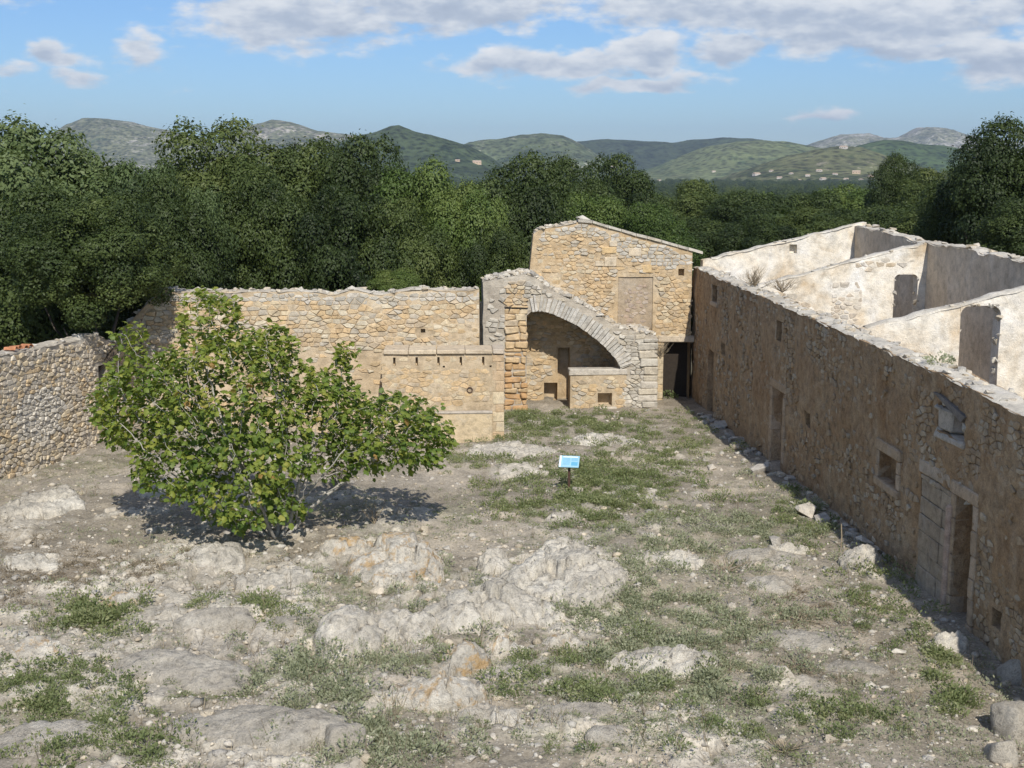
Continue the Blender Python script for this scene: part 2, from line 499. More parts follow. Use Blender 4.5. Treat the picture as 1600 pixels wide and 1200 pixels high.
# patches read in the photograph and laid out on the court: (px, py, rx, ry, kind, amount)
GREEN = [(850, 665, 70, 22, 'g', 1), (960, 672, 70, 18, 'g', .9), (800, 655, 30, 12, 'g', 1), (930, 750, 75, 28, 'g', .9), (900, 790, 90, 22, 'g', .7), (960, 775, 60, 30, 'g', .7),
         (1060, 715, 40, 15, 'g', .6), (740, 725, 50, 14, 'g', .55), (1150, 830, 130, 30, 's', .8), (1245, 815, 45, 35, 'w', 1), (1080, 850, 100, 26, 's', .6),
         (1000, 900, 60, 40, 's', .5), (1000, 985, 90, 35, 's', .9), (1080, 1000, 110, 40, 's', .7), (1100, 1060, 110, 40, 's', .8), (900, 1060, 90, 40, 'w', .7),
         (980, 950, 80, 30, 's', .6), (580, 920, 90, 22, 's', .6), (690, 905, 45, 16, 's', .5), (610, 1040, 80, 25, 's', .6), (470, 1050, 70, 32, 's', .9), (520, 1100, 60, 20, 's', .6),
         (150, 975, 40, 16, 'g', 1), (140, 1120, 70, 45, 'w', .8), (40, 1110, 50, 50, 'w', .6), (330, 1090, 60, 14, 'm', 1), (250, 1180, 60, 20, 'w', .4), (590, 1170, 100, 30, 's', .7),
         (110, 1075, 40, 18, 'm', .8), (380, 960, 70, 14, 'w', .5), (440, 975, 30, 16, 'w', .6), (860, 1150, 80, 20, 'm', .6), (960, 1170, 50, 18, 'm', .6), (1090, 1150, 60, 14, 'm', .7),
         (1290, 1120, 70, 22, 'w', .8), (1180, 1150, 70, 30, 'w', .4), (1000, 1140, 60, 14, 'm', .8), (1370, 930, 40, 30, 'w', .6), (1400, 980, 40, 30, 'w', .4), (1465, 1040, 20, 15, 'g', .5),
         (1150, 975, 90, 20, 's', .5), (1080, 930, 70, 20, 's', .5), (1170, 905, 50, 15, 's', .5), (700, 800, 60, 16, 'm', .6), (560, 800, 60, 20, 'm', .8), (820, 850, 60, 12, 'm', .4),
         (850, 830, 80, 14, 's', .3), (1150, 760, 40, 16, 'w', .3), (1090, 690, 40, 14, 'w', .5), (60, 735, 120, 14, 'm', .5), (150, 730, 70, 22, 'm', .7), (760, 700, 40, 12, 'g', .5), (1500, 1100, 30, 16, 'g', .3),
         (90, 900, 90, 26, 'd', .8), (240, 890, 90, 20, 'd', .6), (290, 880, 30, 14, 'd', .9), (230, 905, 40, 14, 'd', .9), (60, 930, 80, 30, 'd', .6), (30, 850, 60, 20, 'd', .4), (1260, 960, 80, 30, 'd', .5), (1210, 1040, 90, 20, 'd', .3)]
def patch_mask(x, y, kinds):
    v = np.zeros_like(x)
    for (px, py, rx, ry, k, a) in GREEN:
        if k in kinds:
            c0, c1 = gp(px - rx, py), gp(px + rx, py)
            n_, f_ = gp(px, py + ry), gp(px, py - ry)
            cx, cy = c0.x / 2 + c1.x / 2, (n_.y + f_.y) / 2
            ex, ey = (c1.x - c0.x) / 2, (f_.y - n_.y) / 2
            d = np.hypot((x - cx) / ex, (y - cy) / ey)
            v = np.maximum(v, a * (1 - sm(.35, 1.25, d)))
    return v
def gpv(px, py):
    a, b = (px - 800) / FPX, -(py - 600) / FPX
    dy, dz = math.cos(PITCH) + b * math.sin(PITCH), -math.sin(PITCH) + b * math.cos(PITCH)
    z = np.zeros_like(px)
    for _ in range(5):
        t = (z - CAMH) / dz
        z = base_h(a * t, dy * t)
    return np.stack([a * t, dy * t, z], -1)
def rock_mask(x, y):
    b = .42 * np.exp(-((x + 3.5) / 7) ** 2 - ((y - 26) / 6) ** 2) + .22 * np.exp(-((x + 9) / 5) ** 2 - ((y - 30) / 6) ** 2)
    b = b - .30 * sm(2, 7, x) * (1 - sm(36, 42, y)) - .1
    near = (1 - sm(50, 54, y)) * sm(-17, -15.5, x)
    return sm(.0, .30, fbm(xyz(x, y), .55, 4, 31, .55) + b) * near
def rock_relief(x, y):
    wx_, wy_ = .25 * fbm(xyz(x, y), 1.1, 3, 44), .25 * fbm(xyz(x, y, 3.3), 1.1, 3, 45)
    b1, e1, r1 = blocks(x + wx_, y * .8 + wy_, .85, 5)
    b2, e2, r2 = blocks(x + wx_, y * .8 + wy_, 2.3, 6, .8)
    return b1, e1, r1, b2, e2, r2
def ground_h(x, y):
    P = xyz(x, y)
    near = 1 - sm(70, 130, np.hypot(x, y))
    fade = .35 + .65 * (1 - sm(4.5, 9.0, x + (y - 28) * .0541 + .5) * .7)
    z = base_h(x, y)
    z = z + near * fade * (.16 * fbm(P, .33, 4, 3) + .10 * sm(0, .6, fbm(P, .9, 4, 11, .55, True)) + .035 * fbm(P, 4.5, 3, 5))
    rm = rock_mask(x, y)
    if rm.max() > 0:
        b1, e1, r1, b2, e2, r2 = rock_relief(x, y)
        z = z + rm * (.15 * b1 + .10 * b2 + .03 * fbm(P, 6, 3, 6) - .04)
    return z + (1 - near) * 1.2 * fbm(P, .012, 3, 8)
def gh1(x, y):
    return float(ground_h(np.array([float(x)]), np.array([float(y)]))[0])

def graded(a, b, step, lo, hi, n):
    core = np.arange(a, b + step, step)
    g = np.geomspace(step, hi - core[-1], n)
    l = np.geomspace(step, a - lo, n)
    return np.concatenate([a - l[::-1], core, core[-1] + g])
gx = graded(-19, 12.5, .09, -11000, 11000, 46)
ys = [14.0]
while ys[-1] < 60:
    ys.append(ys[-1] + .0034 * ys[-1])
core = np.array(ys)
gy = np.concatenate([14 - np.geomspace(.06, 300, 24)[::-1], core, core[-1] + np.geomspace(.2, 11900, 60)])
X, Y = np.meshgrid(gx, gy)
Z = ground_h(X, Y)
Pxy = xyz(X, Y)
soil = np.array([.275, .24, .185])
pale = np.array([.52, .475, .39])
greyr = np.array([.33, .295, .24])
moss = np.array([.12, .135, .05])
dust = np.array([.42, .365, .285])
nz = fbm(Pxy, .45, 5, 21, .6)
rk = rock_mask(X, Y)
b1, e1, r1, b2, e2, r2 = rock_relief(X, Y)
cl = soil + (dust - soil) * sm(-.1, .35, nz)[..., None]
rockc = pale * (.72 + .3 * r1 + .22 * r2)[..., None]
rockc = rockc + (greyr * 1.05 - rockc) * (sm(.1, .4, fbm(Pxy, .5, 4, 41)) * .7)[..., None]
rkc = rk * sm(.0, .1, e1) * (.55 + .45 * sm(0, .08, e2))
cl = cl + (rockc - cl) * rkc[..., None]
cl = cl + (greyr - cl) * ((1 - rk) * sm(.1, .4, fbm(Pxy, .6, 4, 43)) * .5)[..., None]
gm = patch_mask(X, Y, 'gwsm') * sm(-.35, .25, fbm(Pxy, 1.6, 4, 51))
cl = cl + (moss - cl) * (.42 * gm)[..., None]
bd = patch_mask(X, Y, 'd') * sm(-.3, .3, fbm(Pxy, 1.3, 4, 61))
cl = cl + (np.array([.20, .15, .095]) - cl) * (.55 * bd)[..., None]
rr = np.hypot(X, Y)
outm = np.maximum(sm(59.5, 61, Y), np.maximum(sm(-17, -18.5, X), sm(60, 90, rr)))
woodfloor = np.array([.11, .095, .06])
field = np.array([.17, .17, .085])
fz = sm(-.1, .3, fbm(Pxy, .0022, 4, 71))
far_c = woodfloor + (field - woodfloor) * (sm(900, 2200, rr) * fz)[..., None]
cl = cl + (far_c - cl) * outm[..., None]
ny, nx = X.shape
idx = np.arange(ny * nx).reshape(ny, nx)
F = np.stack([idx[:-1, :-1], idx[:-1, 1:], idx[1:, 1:], idx[1:, :-1]], -1).reshape(-1, 4)
g = put('ground', mesh('ground', np.stack([X, Y, Z], -1).reshape(-1, 3), F, GROUND, cl.reshape(-1, 3), True))
tag(g, 'stony bare earth of the courtyard with patches of moss', 'ground', kind='structure')

# ------------------------------------------------------------------ hills
HILLS = [  # ridge line in photo pixels, distance, depth half-width, material args
    ([(60, 225), (100, 196), (128, 185), (160, 184), (200, 190), (260, 203), (330, 222), (420, 240)], 6500, 1400, (.75, (.055, .07, .035), (.15, .155, .085), (.36, .34, .28))),
    ([(330, 240), (385, 200), (425, 187), (455, 191), (500, 205), (580, 215), (640, 228)], 6200, 1200, (.7, (.055, .07, .035), (.14, .145, .08), (.34, .31, .26))),
    ([(470, 250), (520, 228), (560, 212), (590, 207), (608, 198), (622, 195), (645, 203), (690, 215), (730, 226), (770, 246), (800, 268)], 3600, 600, (.15, (.030, .045, .020), (.058, .078, .034), (.20, .19, .13))),
    ([(690, 240), (735, 221), (790, 216), (820, 211), (845, 208), (880, 212), (905, 224), (940, 246), (975, 262)], 5000, 900, (.6, (.05, .068, .033), (.10, .12, .058), (.30, .29, .22))),
    ([(850, 240), (900, 220), (950, 217), (1000, 219), (1050, 223), (1090, 216), (1140, 214), (1190, 219), (1240, 228), (1300, 250)], 6000, 900, (.05, (.028, .040, .022), (.050, .066, .034), (.10, .11, .06))),  # cloud shadow over this hill is put into its dark cover colours
    ([(960, 278), (1020, 262), (1060, 244), (1100, 229), (1150, 221), (1190, 219), (1240, 223), (1290, 233), (1350, 246), (1440, 268)], 4700, 800, (.25, (.07, .095, .042), (.13, .15, .068), (.22, .21, .13))),
    ([(1230, 240), (1275, 222), (1315, 209), (1355, 208), (1385, 217), (1410, 213), (1425, 204), (1440, 198), (1475, 201), (1500, 208), (1530, 216), (1570, 219), (1640, 225), (1720, 250)], 8300, 1500, (.85, (.07, .085, .055), (.20, .20, .13), (.38, .36, .31))),
    ([(1290, 246), (1340, 226), (1380, 221), (1420, 222), (1470, 229), (1530, 240), (1600, 250), (1700, 262)], 4200, 650, (.1, (.034, .055, .022), (.062, .092, .034), (.18, .18, .1))),
    ([(1120, 283), (1180, 262), (1230, 245), (1270, 235), (1310, 229), (1345, 230), (1390, 244), (1440, 260), (1510, 277), (1580, 284)], 3300, 480, (.6, (.055, .07, .03), (.12, .125, .058), (.30, .27, .19))),
]
HD = []
for (rid, D, Wd, ma) in HILLS:
    pts = [atY(px, py, D) for px, py in rid]
    HD.append((np.array([q.x for q in pts]), np.array([q.z for q in pts]), D, Wd))
def hill_h(i, x, y):
    hx, hz, D, Wd = HD[i]
    xs = x * D / np.maximum(y, 1)                                   # ridge follows an arc about the valley
    xs = x * .6 + xs * .4
    top = np.interp(xs, hx, hz + 32, left=0, right=0)
    prof = np.exp(-((y - D - .12 * Wd * fbm(xyz(x, y * 0), .0015, 3, 90 + i)) / (Wd * .62)) ** 2)
    P = xyz(x, y)
    rid = fbm(P, .0022, 5, 200 + i, .5, True)
    return -33 + top * prof * (1 + (.55 * (rid - .35)) * (1 - prof ** 3)) + 9 * fbm(P, .010, 4, 300 + i) * prof
for i, (rid, D, Wd, ma) in enumerate(HILLS):
    hx = HD[i][0]
    xs = np.linspace(hx[0], hx[-1], 150)
    yy = np.linspace(D - Wd * 1.25, D + Wd * .6, 54)
    X, Y = np.meshgrid(xs, yy)
    Z = hill_h(i, X, Y)
    ny, nx = X.shape
    idx = np.arange(ny * nx).reshape(ny, nx)
    F = np.stack([idx[:-1, :-1], idx[:-1, 1:], idx[1:, 1:], idx[1:, :-1]], -1).reshape(-1, 4)
    hm = mat_hill('hill_cover_%d' % i, *ma)
    o = put('hill', mesh('hill', np.stack([X, Y, Z], -1).reshape(-1, 3), F, hm, None, True))
    tag(o, kind='structure')

# ------------------------------------------------------------------ rocks (shared meshes)
def rock_mesh(name, seed, mat, sub=2, amp=.28, col=(.5, .46, .4)):
    bm = bmesh.new()
    bmesh.ops.create_icosphere(bm, subdivisions=sub, radius=1)
    V = np.array([v.co[:] for v in bm.verts])
    n = fbm(V + seed * 7.7, .9, 3, seed)
    q = np.sign(V) * np.abs(V) ** .8
    V = q * (1 + amp * n)[:, None] * 1.05
    for v, c in zip(bm.verts, V):
        v.co = c
    me = bpy.data.meshes.new(name)
    bm.to_mesh(me)
    bm.free()
    at = me.color_attributes.new('Col', 'FLOAT_COLOR', 'POINT')
    at.data.foreach_set('color', np.tile(np.array([*col, 1], np.float32), len(me.vertices)))
    me.materials.append(mat)
    return me
ROCKCOL = [(.52, .47, .39), (.46, .43, .37), (.58, .54, .46), (.50, .43, .32), (.42, .39, .34), (.56, .49, .38)]
def chip_mesh(name, seed, mat, col):
    """an angular broken stone: hull of a few random points, edges dulled"""
    rn = random.Random(seed)
    bm = bmesh.new()
    for _ in range(13):
        v = Vector((rn.uniform(-1, 1), rn.uniform(-1, 1), rn.uniform(-1, 1)))
        v = v / max(abs(v.x), abs(v.y), abs(v.z)) * rn.uniform(.72, 1.0)
        if v.length > 1.25:
            v *= 1.25 / v.length
        bm.verts.new(v)
    r_ = bmesh.ops.convex_hull(bm, input=bm.verts[:])
    bmesh.ops.delete(bm, geom=[v for v in bm.verts if not v.link_faces], context='VERTS')
    me = bpy.data.meshes.new(name)
    bm.to_mesh(me)
    bm.free()
    at = me.color_attributes.new('Col', 'FLOAT_COLOR', 'POINT')
    at.data.foreach_set('color', np.tile(np.array([*col, 1], np.float32), len(me.vertices)))
    me.materials.append(mat)
    return me
ROCKM = [chip_mesh('stone_shape', i, STONE, ROCKCOL[i % 6]) for i in range(12)]

# ------------------------------------------------------------------ masonry
def clip_poly(poly, mx, my, nx_, ny_):
    out = []
    L = len(poly)
    for i in range(L):
        a, b = poly[i], poly[(i + 1) % L]
        da = (a[0] - mx) * nx_ + (a[1] - my) * ny_
        db = (b[0] - mx) * nx_ + (b[1] - my) * ny_
        if da <= 0:
            out.append(a)
        if (da < 0 < db) or (db < 0 < da):
            t = da / (da - db)
            out.append((a[0] + (b[0] - a[0]) * t, a[1] + (b[1] - a[1]) * t))
    return out
def voronoi_cells(u0, u1, v0, v1, sw, sh, rnd, jit=.38):
    """coursed rubble: jittered staggered points, cells of their diagram"""
    pts = []
    v = v0 + sh * .5
    while v < v1:
        hh = sh * rnd.uniform(.75, 1.3)
        u = u0 - sw * rnd.random()
        while u < u1 + sw:
            wv = sw * rnd.choice((.38, .5, .7, .9, 1.1, 1.4, 1.8))
            pts.append((u + wv / 2, v + rnd.uniform(-jit, jit) * hh))
            u += wv
        v += hh
    asp = sw / sh
    G = {}
    q = [(u / asp, v) for u, v in pts]
    cs = sh * 1.6
    for i, (a, b) in enumerate(q):
        G.setdefault((int(a // cs), int(b // cs)), []).append(i)
    cells = []
    for i, (a, b) in enumerate(q):
        if not (u0 <= pts[i][0] <= u1 and v0 <= pts[i][1] <= v1):
            continue
        s_ = sh * 1.6
        poly = [(a - s_, b - s_), (a + s_, b - s_), (a + s_, b + s_), (a - s_, b + s_)]
        gx_, gy_ = int(a // cs), int(b // cs)
        nb = [j for dx in (-2, -1, 0, 1, 2) for dy in (-2, -1, 0, 1, 2) for j in G.get((gx_ + dx, gy_ + dy), ()) if j != i]
        nb.sort(key=lambda j: (q[j][0] - a) ** 2 + (q[j][1] - b) ** 2)
        for j in nb[:16]:
            c, d = q[j]
            poly = clip_poly(poly, (a + c) / 2, (b + d) / 2, c - a, d - b)
            if len(poly) < 3:
                break
        if len(poly) >= 3:
            poly = [(x * asp, y) for x, y in poly]
            for (mx, my, nx_, ny_) in ((u0, 0, -1, 0), (u1, 0, 1, 0), (0, v0, 0, -1), (0, v1, 0, 1)):
                poly = clip_poly(poly, mx, my, nx_, ny_)
            if len(poly) >= 3:
                cells.append(poly)
    return cells
def inside(poly, x, y):
    r = False
    j = len(poly) - 1
    for i in range(len(poly)):
        xi, yi = poly[i]
        xj, yj = poly[j]
        if (yi > y) != (yj > y) and x < (xj - xi) * (y - yi) / (yj - yi) + xi:
            r = not r
        j = i
    return r
def stone_geo(fr, poly, joint, proud, rnd):
    # drop near-duplicate corners
    pl = [p for i, p in enumerate(poly) if math.hypot(p[0] - poly[i - 1][0], p[1] - poly[i - 1][1]) > .03]
    if len(pl) < 3:
        return None
    n = len(pl)
    cu = sum(p[0] for p in pl) / n
    cv = sum(p[1] for p in pl) / n
    rad = sum(math.hypot(p[0] - cu, p[1] - cv) for p in pl) / n
    if rad < .035:
        return None
    k = max(.6, 1 - joint / rad)
    ki = max(.55, 1 - (joint + .028) / rad)
    tilt_u, tilt_v = rnd.uniform(-.5, .5) * proud / rad, rnd.uniform(-.5, .5) * proud / rad
    V = []
    jj = [(rnd.uniform(.86, 1.05)) for _ in pl]
    for (sc, d) in ((k, -.06), (k, proud * .5), (ki, proud)):
        for (p, q) in zip(pl, jj):
            du, dv = (p[0] - cu) * sc * q, (p[1] - cv) * sc * q
            V.append(fr.P(cu + du, cv + dv, d + (tilt_u * du + tilt_v * dv if d > 0 else 0) + (rnd.uniform(-.15, .15) * proud if d > 0 else 0)))
    V.append(fr.P(cu + rnd.uniform(-.2, .2) * rad, cv + rnd.uniform(-.2, .2) * rad, proud * rnd.uniform(.95, 1.25)))
    Fc = []
    for r_ in (0, 1):
        for i in range(n):
            a, b = r_ * n + i, r_ * n + (i + 1) % n
            Fc.append((a, b, b + n, a + n))
    for i in range(n):
        Fc.append((2 * n + i, 2 * n + (i + 1) % n, 3 * n))
    area = 0
    for i in range(n):
        a, b = pl[i], pl[(i + 1) % n]
        area += (a[0] * b[1] - b[0] * a[1]) / 2
    return abs(area), V, Fc
def lay_stones(parent, fr, bounds, sw, sh, mask, palette, proud=(.02, .05), joint=.018, keep=1.0, seed=1, npart=300, name='stone', mat=None, stuff=True):
    rnd = random.Random(seed)
    items = []
    for poly in voronoi_cells(*bounds, sw, sh, rnd):
        cu = sum(p[0] for p in poly) / len(poly)
        cv = sum(p[1] for p in poly) / len(poly)
        if not mask(cu, cv) or not all(mask(cu + (p[0] - cu) * .8, cv + (p[1] - cv) * .8) for p in poly) or rnd.random() > keep:
            continue
        pal = palette(cu, cv, rnd)
        if pal is None:
            continue
        g_ = stone_geo(fr, poly, joint, rnd.uniform(*proud), rnd)
        if g_:
            b = rnd.uniform(.86, 1.1)
            items.append((*g_, tuple(min(.8, c * b) for c in pal)))
    items.sort(key=lambda t: -t[0])
    mt = mat or STONE
    for (ar, V, Fc, c) in items[:npart]:
        V = np.array(V)
        ctr = V.mean(0)
        put(name, mesh(name, V - ctr, Fc, mt, c, False), parent, ctr)
    rest = items[npart:]
    if rest:
        AV, AF, AC = [], [], []
        for (ar, V, Fc, c) in rest:
            o = len(AV)
            AV += V
            AF += [tuple(i + o for i in f) for f in Fc]
            AC += [c] * len(V)
        ob = put('small_stones', mesh('small_stones', np.array(AV), AF, mt, np.array(AC), False), parent)
        ob['kind'] = 'stuff'
def wall_core(name, parent, fr, u0, u1, thick, top, bottom, openings, mat, step=.3, rough=.035, seed=1, back=True, nichemat=None):
    """Solid wall with real openings. openings: (u0,u1,v0,v1,depth or None for right through)"""
    vfix = max([o[3] for o in openings] + [bottom + .3]) + .06
    us = set(np.arange(u0, u1, step).round(4).tolist() + [u1])
    for o in openings:
        us = {u for u in us if min(abs(u - o[0]), abs(u - o[1])) > .05}
        us |= {o[0], o[1]}
    us = sorted(u for u in us if u0 - 1e-6 <= u <= u1 + 1e-6)
    vs_ = set(np.arange(bottom, vfix, step).round(4).tolist() + [vfix])
    for o in openings:
        vs_ = {v for v in vs_ if min(abs(v - o[2]), abs(v - o[3])) > .04}
        vs_ |= {o[2], o[3]}
    vs_ = sorted(v for v in vs_ if bottom - 1e-6 <= v <= vfix + 1e-6)
    kt = 5
    nu, nv = len(us), len(vs_) + kt
    UU = np.zeros((nv, nu))
    VV = np.zeros((nv, nu))
    for i, u in enumerate(us):
        UU[:, i] = u
        t = top(u)
        for j, v in enumerate(vs_):
            VV[j, i] = v if t > vfix else bottom + (v - bottom) * (t - bottom - .02) / (vfix - bottom)
        vl = VV[len(vs_) - 1, i]
        for k in range(kt):
            VV[len(vs_) + k, i] = vl + (max(t, vl + .01) - vl) * (k + 1) / kt
    P = fr.Pn(UU, VV, 0.0)
    nf = fbm(P, 1.1, 4, seed) * rough * 1.6 + fbm(P, 5, 2, seed + 9) * rough * .5
    nb_ = fbm(P, 1.1, 4, seed + 33) * rough * 1.6
    FV = fr.Pn(UU, VV, nf)
    BV = fr.Pn(UU, VV, -thick + nb_)
    V = list(map(tuple, FV.reshape(-1, 3))) + list(map(tuple, BV.reshape(-1, 3)))
    nn = nv * nu
    fi = lambda j, i: j * nu + i
    bi = lambda j, i: nn + j * nu + i
    def op(j, i):
        if i < 0 or j < 0 or i >= nu - 1 or j >= len(vs_) - 1:
            return None
        cu, cv = (us[i] + us[i + 1]) / 2, (vs_[j] + vs_[j + 1]) / 2
        for k, o in enumerate(openings):
            if o[0] < cu < o[1] and o[2] < cv < o[3]:
                return k
        return None
    Fc = []
    NV = {}
    def niche(j, i, d):
        key = (j, i, d)
        if key not in NV:
            NV[key] = len(V)
            V.append(fr.P(UU[j, i], VV[j, i], -d))
        return NV[key]
    for j in range(nv - 1):
        for i in range(nu - 1):
            k = op(j, i)
            if k is None:
                Fc.append((fi(j, i), fi(j, i + 1), fi(j + 1, i + 1), fi(j + 1, i)))
                Fc.append((bi(j, i), bi(j + 1, i), bi(j + 1, i + 1), bi(j, i + 1)))
            else:
                d = openings[k][4]
                edges = (((j, i), (j, i + 1), (j - 1, i)), ((j + 1, i), (j + 1, i + 1), (j + 1, i)), ((j, i), (j + 1, i), (j, i - 1)), ((j, i + 1), (j + 1, i + 1), (j, i + 1)))
                if d is None:
                    for a, b, nbr in edges:
                        if op(*nbr) != k:
                            Fc.append((fi(*a), fi(*b), bi(*b), bi(*a)))
                else:
                    for a, b, nbr in edges:
                        if op(*nbr) != k:
                            Fc.append((fi(*a), fi(*b), niche(*b, d), niche(*a, d)))
                    Fc.append((niche(j, i, d), niche(j, i + 1, d), niche(j + 1, i + 1, d), niche(j + 1, i, d)))
                    Fc.append((bi(j, i), bi(j + 1, i), bi(j + 1, i + 1), bi(j, i + 1)))
    for i in range(nu - 1):
        Fc.append((fi(nv - 1, i), fi(nv - 1, i + 1), bi(nv - 1, i + 1), bi(nv - 1, i)))
    for j in range(nv - 1):
        Fc.append((fi(j, 0), fi(j + 1, 0), bi(j + 1, 0), bi(j, 0)))
        Fc.append((fi(j, nu - 1), bi(j, nu - 1), bi(j + 1, nu - 1), fi(j + 1, nu - 1)))
    V = np.array(V)
    loc = WLOC[parent.name] if parent else Vector((0, 0, 0))
    return put(name, mesh(name, V - np.array(loc), Fc, mat, (.5, .45, .38)), parent, loc)
def table(fn, u0, u1, n=900):
    us = np.linspace(u0, u1, n)
    vs_ = np.asarray(fn(us)).tolist()
    k = (n - 1) / (u1 - u0)
    def f(u):
        t = (u - u0) * k
        i = min(max(int(t), 0), n - 2)
        t = min(max(t - i, 0.0), 1.0)
        return vs_[i] + (vs_[i + 1] - vs_[i]) * t
    return f
def profile(fr, pts, seed=0, amp=.05):
    q = sorted(fr.uv(px, py) for px, py in pts)
    a = np.array([t[0] for t in q])
    b = np.array([t[1] for t in q])
    return table(lambda u: np.interp(u, a, b) + amp * fbm(np.stack([u * 1.9, u * 0 + seed, u * 0], -1), 1, 3, seed), a[0] - 2, a[-1] + 2)
def cap_rubble(parent, fr, u0, u1, top, thick, n, size=(.1, .22), seed=0, name='capstone', sink=.3, d0=0.0):
    rnd = random.Random(seed)
    for k in range(n):
        u = rnd.uniform(u0, u1)
        d = d0 - rnd.uniform(.02, thick - .02)
        s = rnd.uniform(*size)
        o = put(name, rnd.choice(ROCKM), parent, fr.P(u, top(u) + s * (.55 - sink) * .7, d))
        o.scale = (s * rnd.uniform(.8, 1.4), s * rnd.uniform(.8, 1.3), s * rnd.uniform(.4, .75))
        o.rotation_euler = (rnd.uniform(-.3, .3), rnd.uniform(-.3, .3), rnd.uniform(0, 6.3))
WARM = [(.56, .43, .265), (.57, .42, .24), (.53, .40, .245), (.58, .48, .325), (.60, .44, .255), (.52, .425, .30), (.50, .44, .345), (.60, .525, .39)]
GREY = [(.50, .46, .385), (.54, .50, .42), (.45, .415, .35), (.57, .52, .44), (.52, .46, .36)]
OCHRE = [(.50, .31, .15), (.53, .35, .18), (.46, .28, .13), (.55, .40, .23)]
TAN = [(.57, .49, .37), (.52, .45, .35), (.60, .53, .42), (.50, .44, .35), (.55, .46, .32)]
def wall_head(parent, fr, u0, u1, top, thick, mat, lift=.012, seed=5, over=.03):
    """weathered mortar on the head of a wall, a little proud and uneven"""
    us = np.arange(u0, u1 + .001, .16)
    ds = np.linspace(over, -thick - over, 6)
    tz = np.array([top(u) for u in us])
    DD, UU = np.meshgrid(ds, us)
    n_ = .05 * fbm(np.stack([UU * 2.5, DD * 3, DD * 0 + 1.], -1), 1, 3, seed)
    eg = np.zeros_like(DD)
    eg[:, [0, 5]] = 1
    zz_ = tz[:, None] + lift + .03 + n_ - .06 * eg
    dd_ = DD + eg * .04 * fbm(np.stack([UU * 3, DD * 0 + 3, DD * 4 + 7.], -1), 1, 2, seed)
    V = fr.Pn(UU, zz_, dd_).reshape(-1, 3)
    m_ = len(ds)
    Fq = [(i * m_ + k, (i + 1) * m_ + k, (i + 1) * m_ + k + 1, i * m_ + k + 1) for i in range(len(us) - 1) for k in range(m_ - 1)]
    V = np.array(V)
    return put('wall_head', mesh('wall_head', V - V.mean(0), Fq, mat, None, True), parent, V.mean(0))

# ---- left wall
A = gz(0, 757)
B = gz(160, 690)
du = Vector((B.x - A.x, B.y - A.y)).normalized()
FR_LEFT = Frame((A.x, A.y), du, (du.y, -du.x))
LW = thing('rubble_wall', 'pale rubble wall on the left with dark gaps between its stones', 'wall', (A.x, A.y, 0))
u_end = 10.6
topL = profile(FR_LEFT, [(-300, 590), (0, 554), (60, 546), (100, 535), (150, 524), (165, 530), (200, 545)], 3, .08)
wl = FR_LEFT.uv(153, 572)
wr = FR_LEFT.uv(166, 610)
opL = [(wl[0], wr[0] + .15, wr[1], wl[1], .45)]
wall_core('wall', LW, FR_LEFT, -9, u_end, .65, topL, -.5, opL, MORTAR_G, seed=4)
mL = lambda u, v: v < topL(u) - .03 and v > -.35 and not any(o[0] - .08 < u < o[1] + .08 and o[2] - .06 < v < o[3] + .06 for o in opL)
def palL(u, v, r):
    pu, pv = FR_LEFT.uv(62, 650)
    if math.hypot((u - pu) / 1.5, (v - pv) / .9) < 1 + r.uniform(-.3, .2):
        return r.choice([(.62, .57, .48), (.58, .53, .44)])
    return r.choice(TAN + WARM[3:4] + WARM[:1])
lay_stones(LW, FR_LEFT, (-1.5, u_end, -.4, 4.6), .27, .145, mL, palL, (.02, .075), .009, 1, 11)
wall_head(LW, FR_LEFT, -3, u_end, topL, .65, MORTAR_G)
cap_rubble(LW, FR_LEFT, -2, u_end, topL, .65, 60, (.05, .13), 12, sink=.1)
for k in range(4):                               # roof tiles left on the wall head
    u, v = FR_LEFT.uv(26 + k * 9, 543)
    bm = bmesh.new()
    n = 7
    ring = []
    for e in (0, 1):
        for i in range(n):
            a = math.pi * i / (n - 1)
            rr_ = .105 - .02 * e
            for t in (0, .015):
                ring.append(bm.verts.new(((rr_ - t) * math.cos(a), e * .42 - .2, (rr_ - t) * math.sin(a))))
    g2 = lambda e, i, t: ring[e * n * 2 + i * 2 + t]
    for i in range(n - 1):
        bm.faces.new((g2(0, i, 0), g2(0, i + 1, 0), g2(1, i + 1, 0), g2(1, i, 0)))
        bm.faces.new((g2(0, i, 1), g2(1, i, 1), g2(1, i + 1, 1), g2(0, i + 1, 1)))
        for e in (0, 1):
            bm.faces.new((g2(e, i, 0), g2(e, i, 1), g2(e, i + 1, 1), g2(e, i + 1, 0)))
    me = bpy.data.meshes.new('roof_tile')
    bm.to_mesh(me)
    bm.free()
    me.materials.append(TERRA)
    o = put('roof_tile', me, LW, FR_LEFT.P(u, topL(u) + .08, -.2 - .05 * (k % 2)))
    o.rotation_euler = (random.uniform(-.1, .15), random.uniform(-.1, .1), 1.35 + random.uniform(-.3, .3))

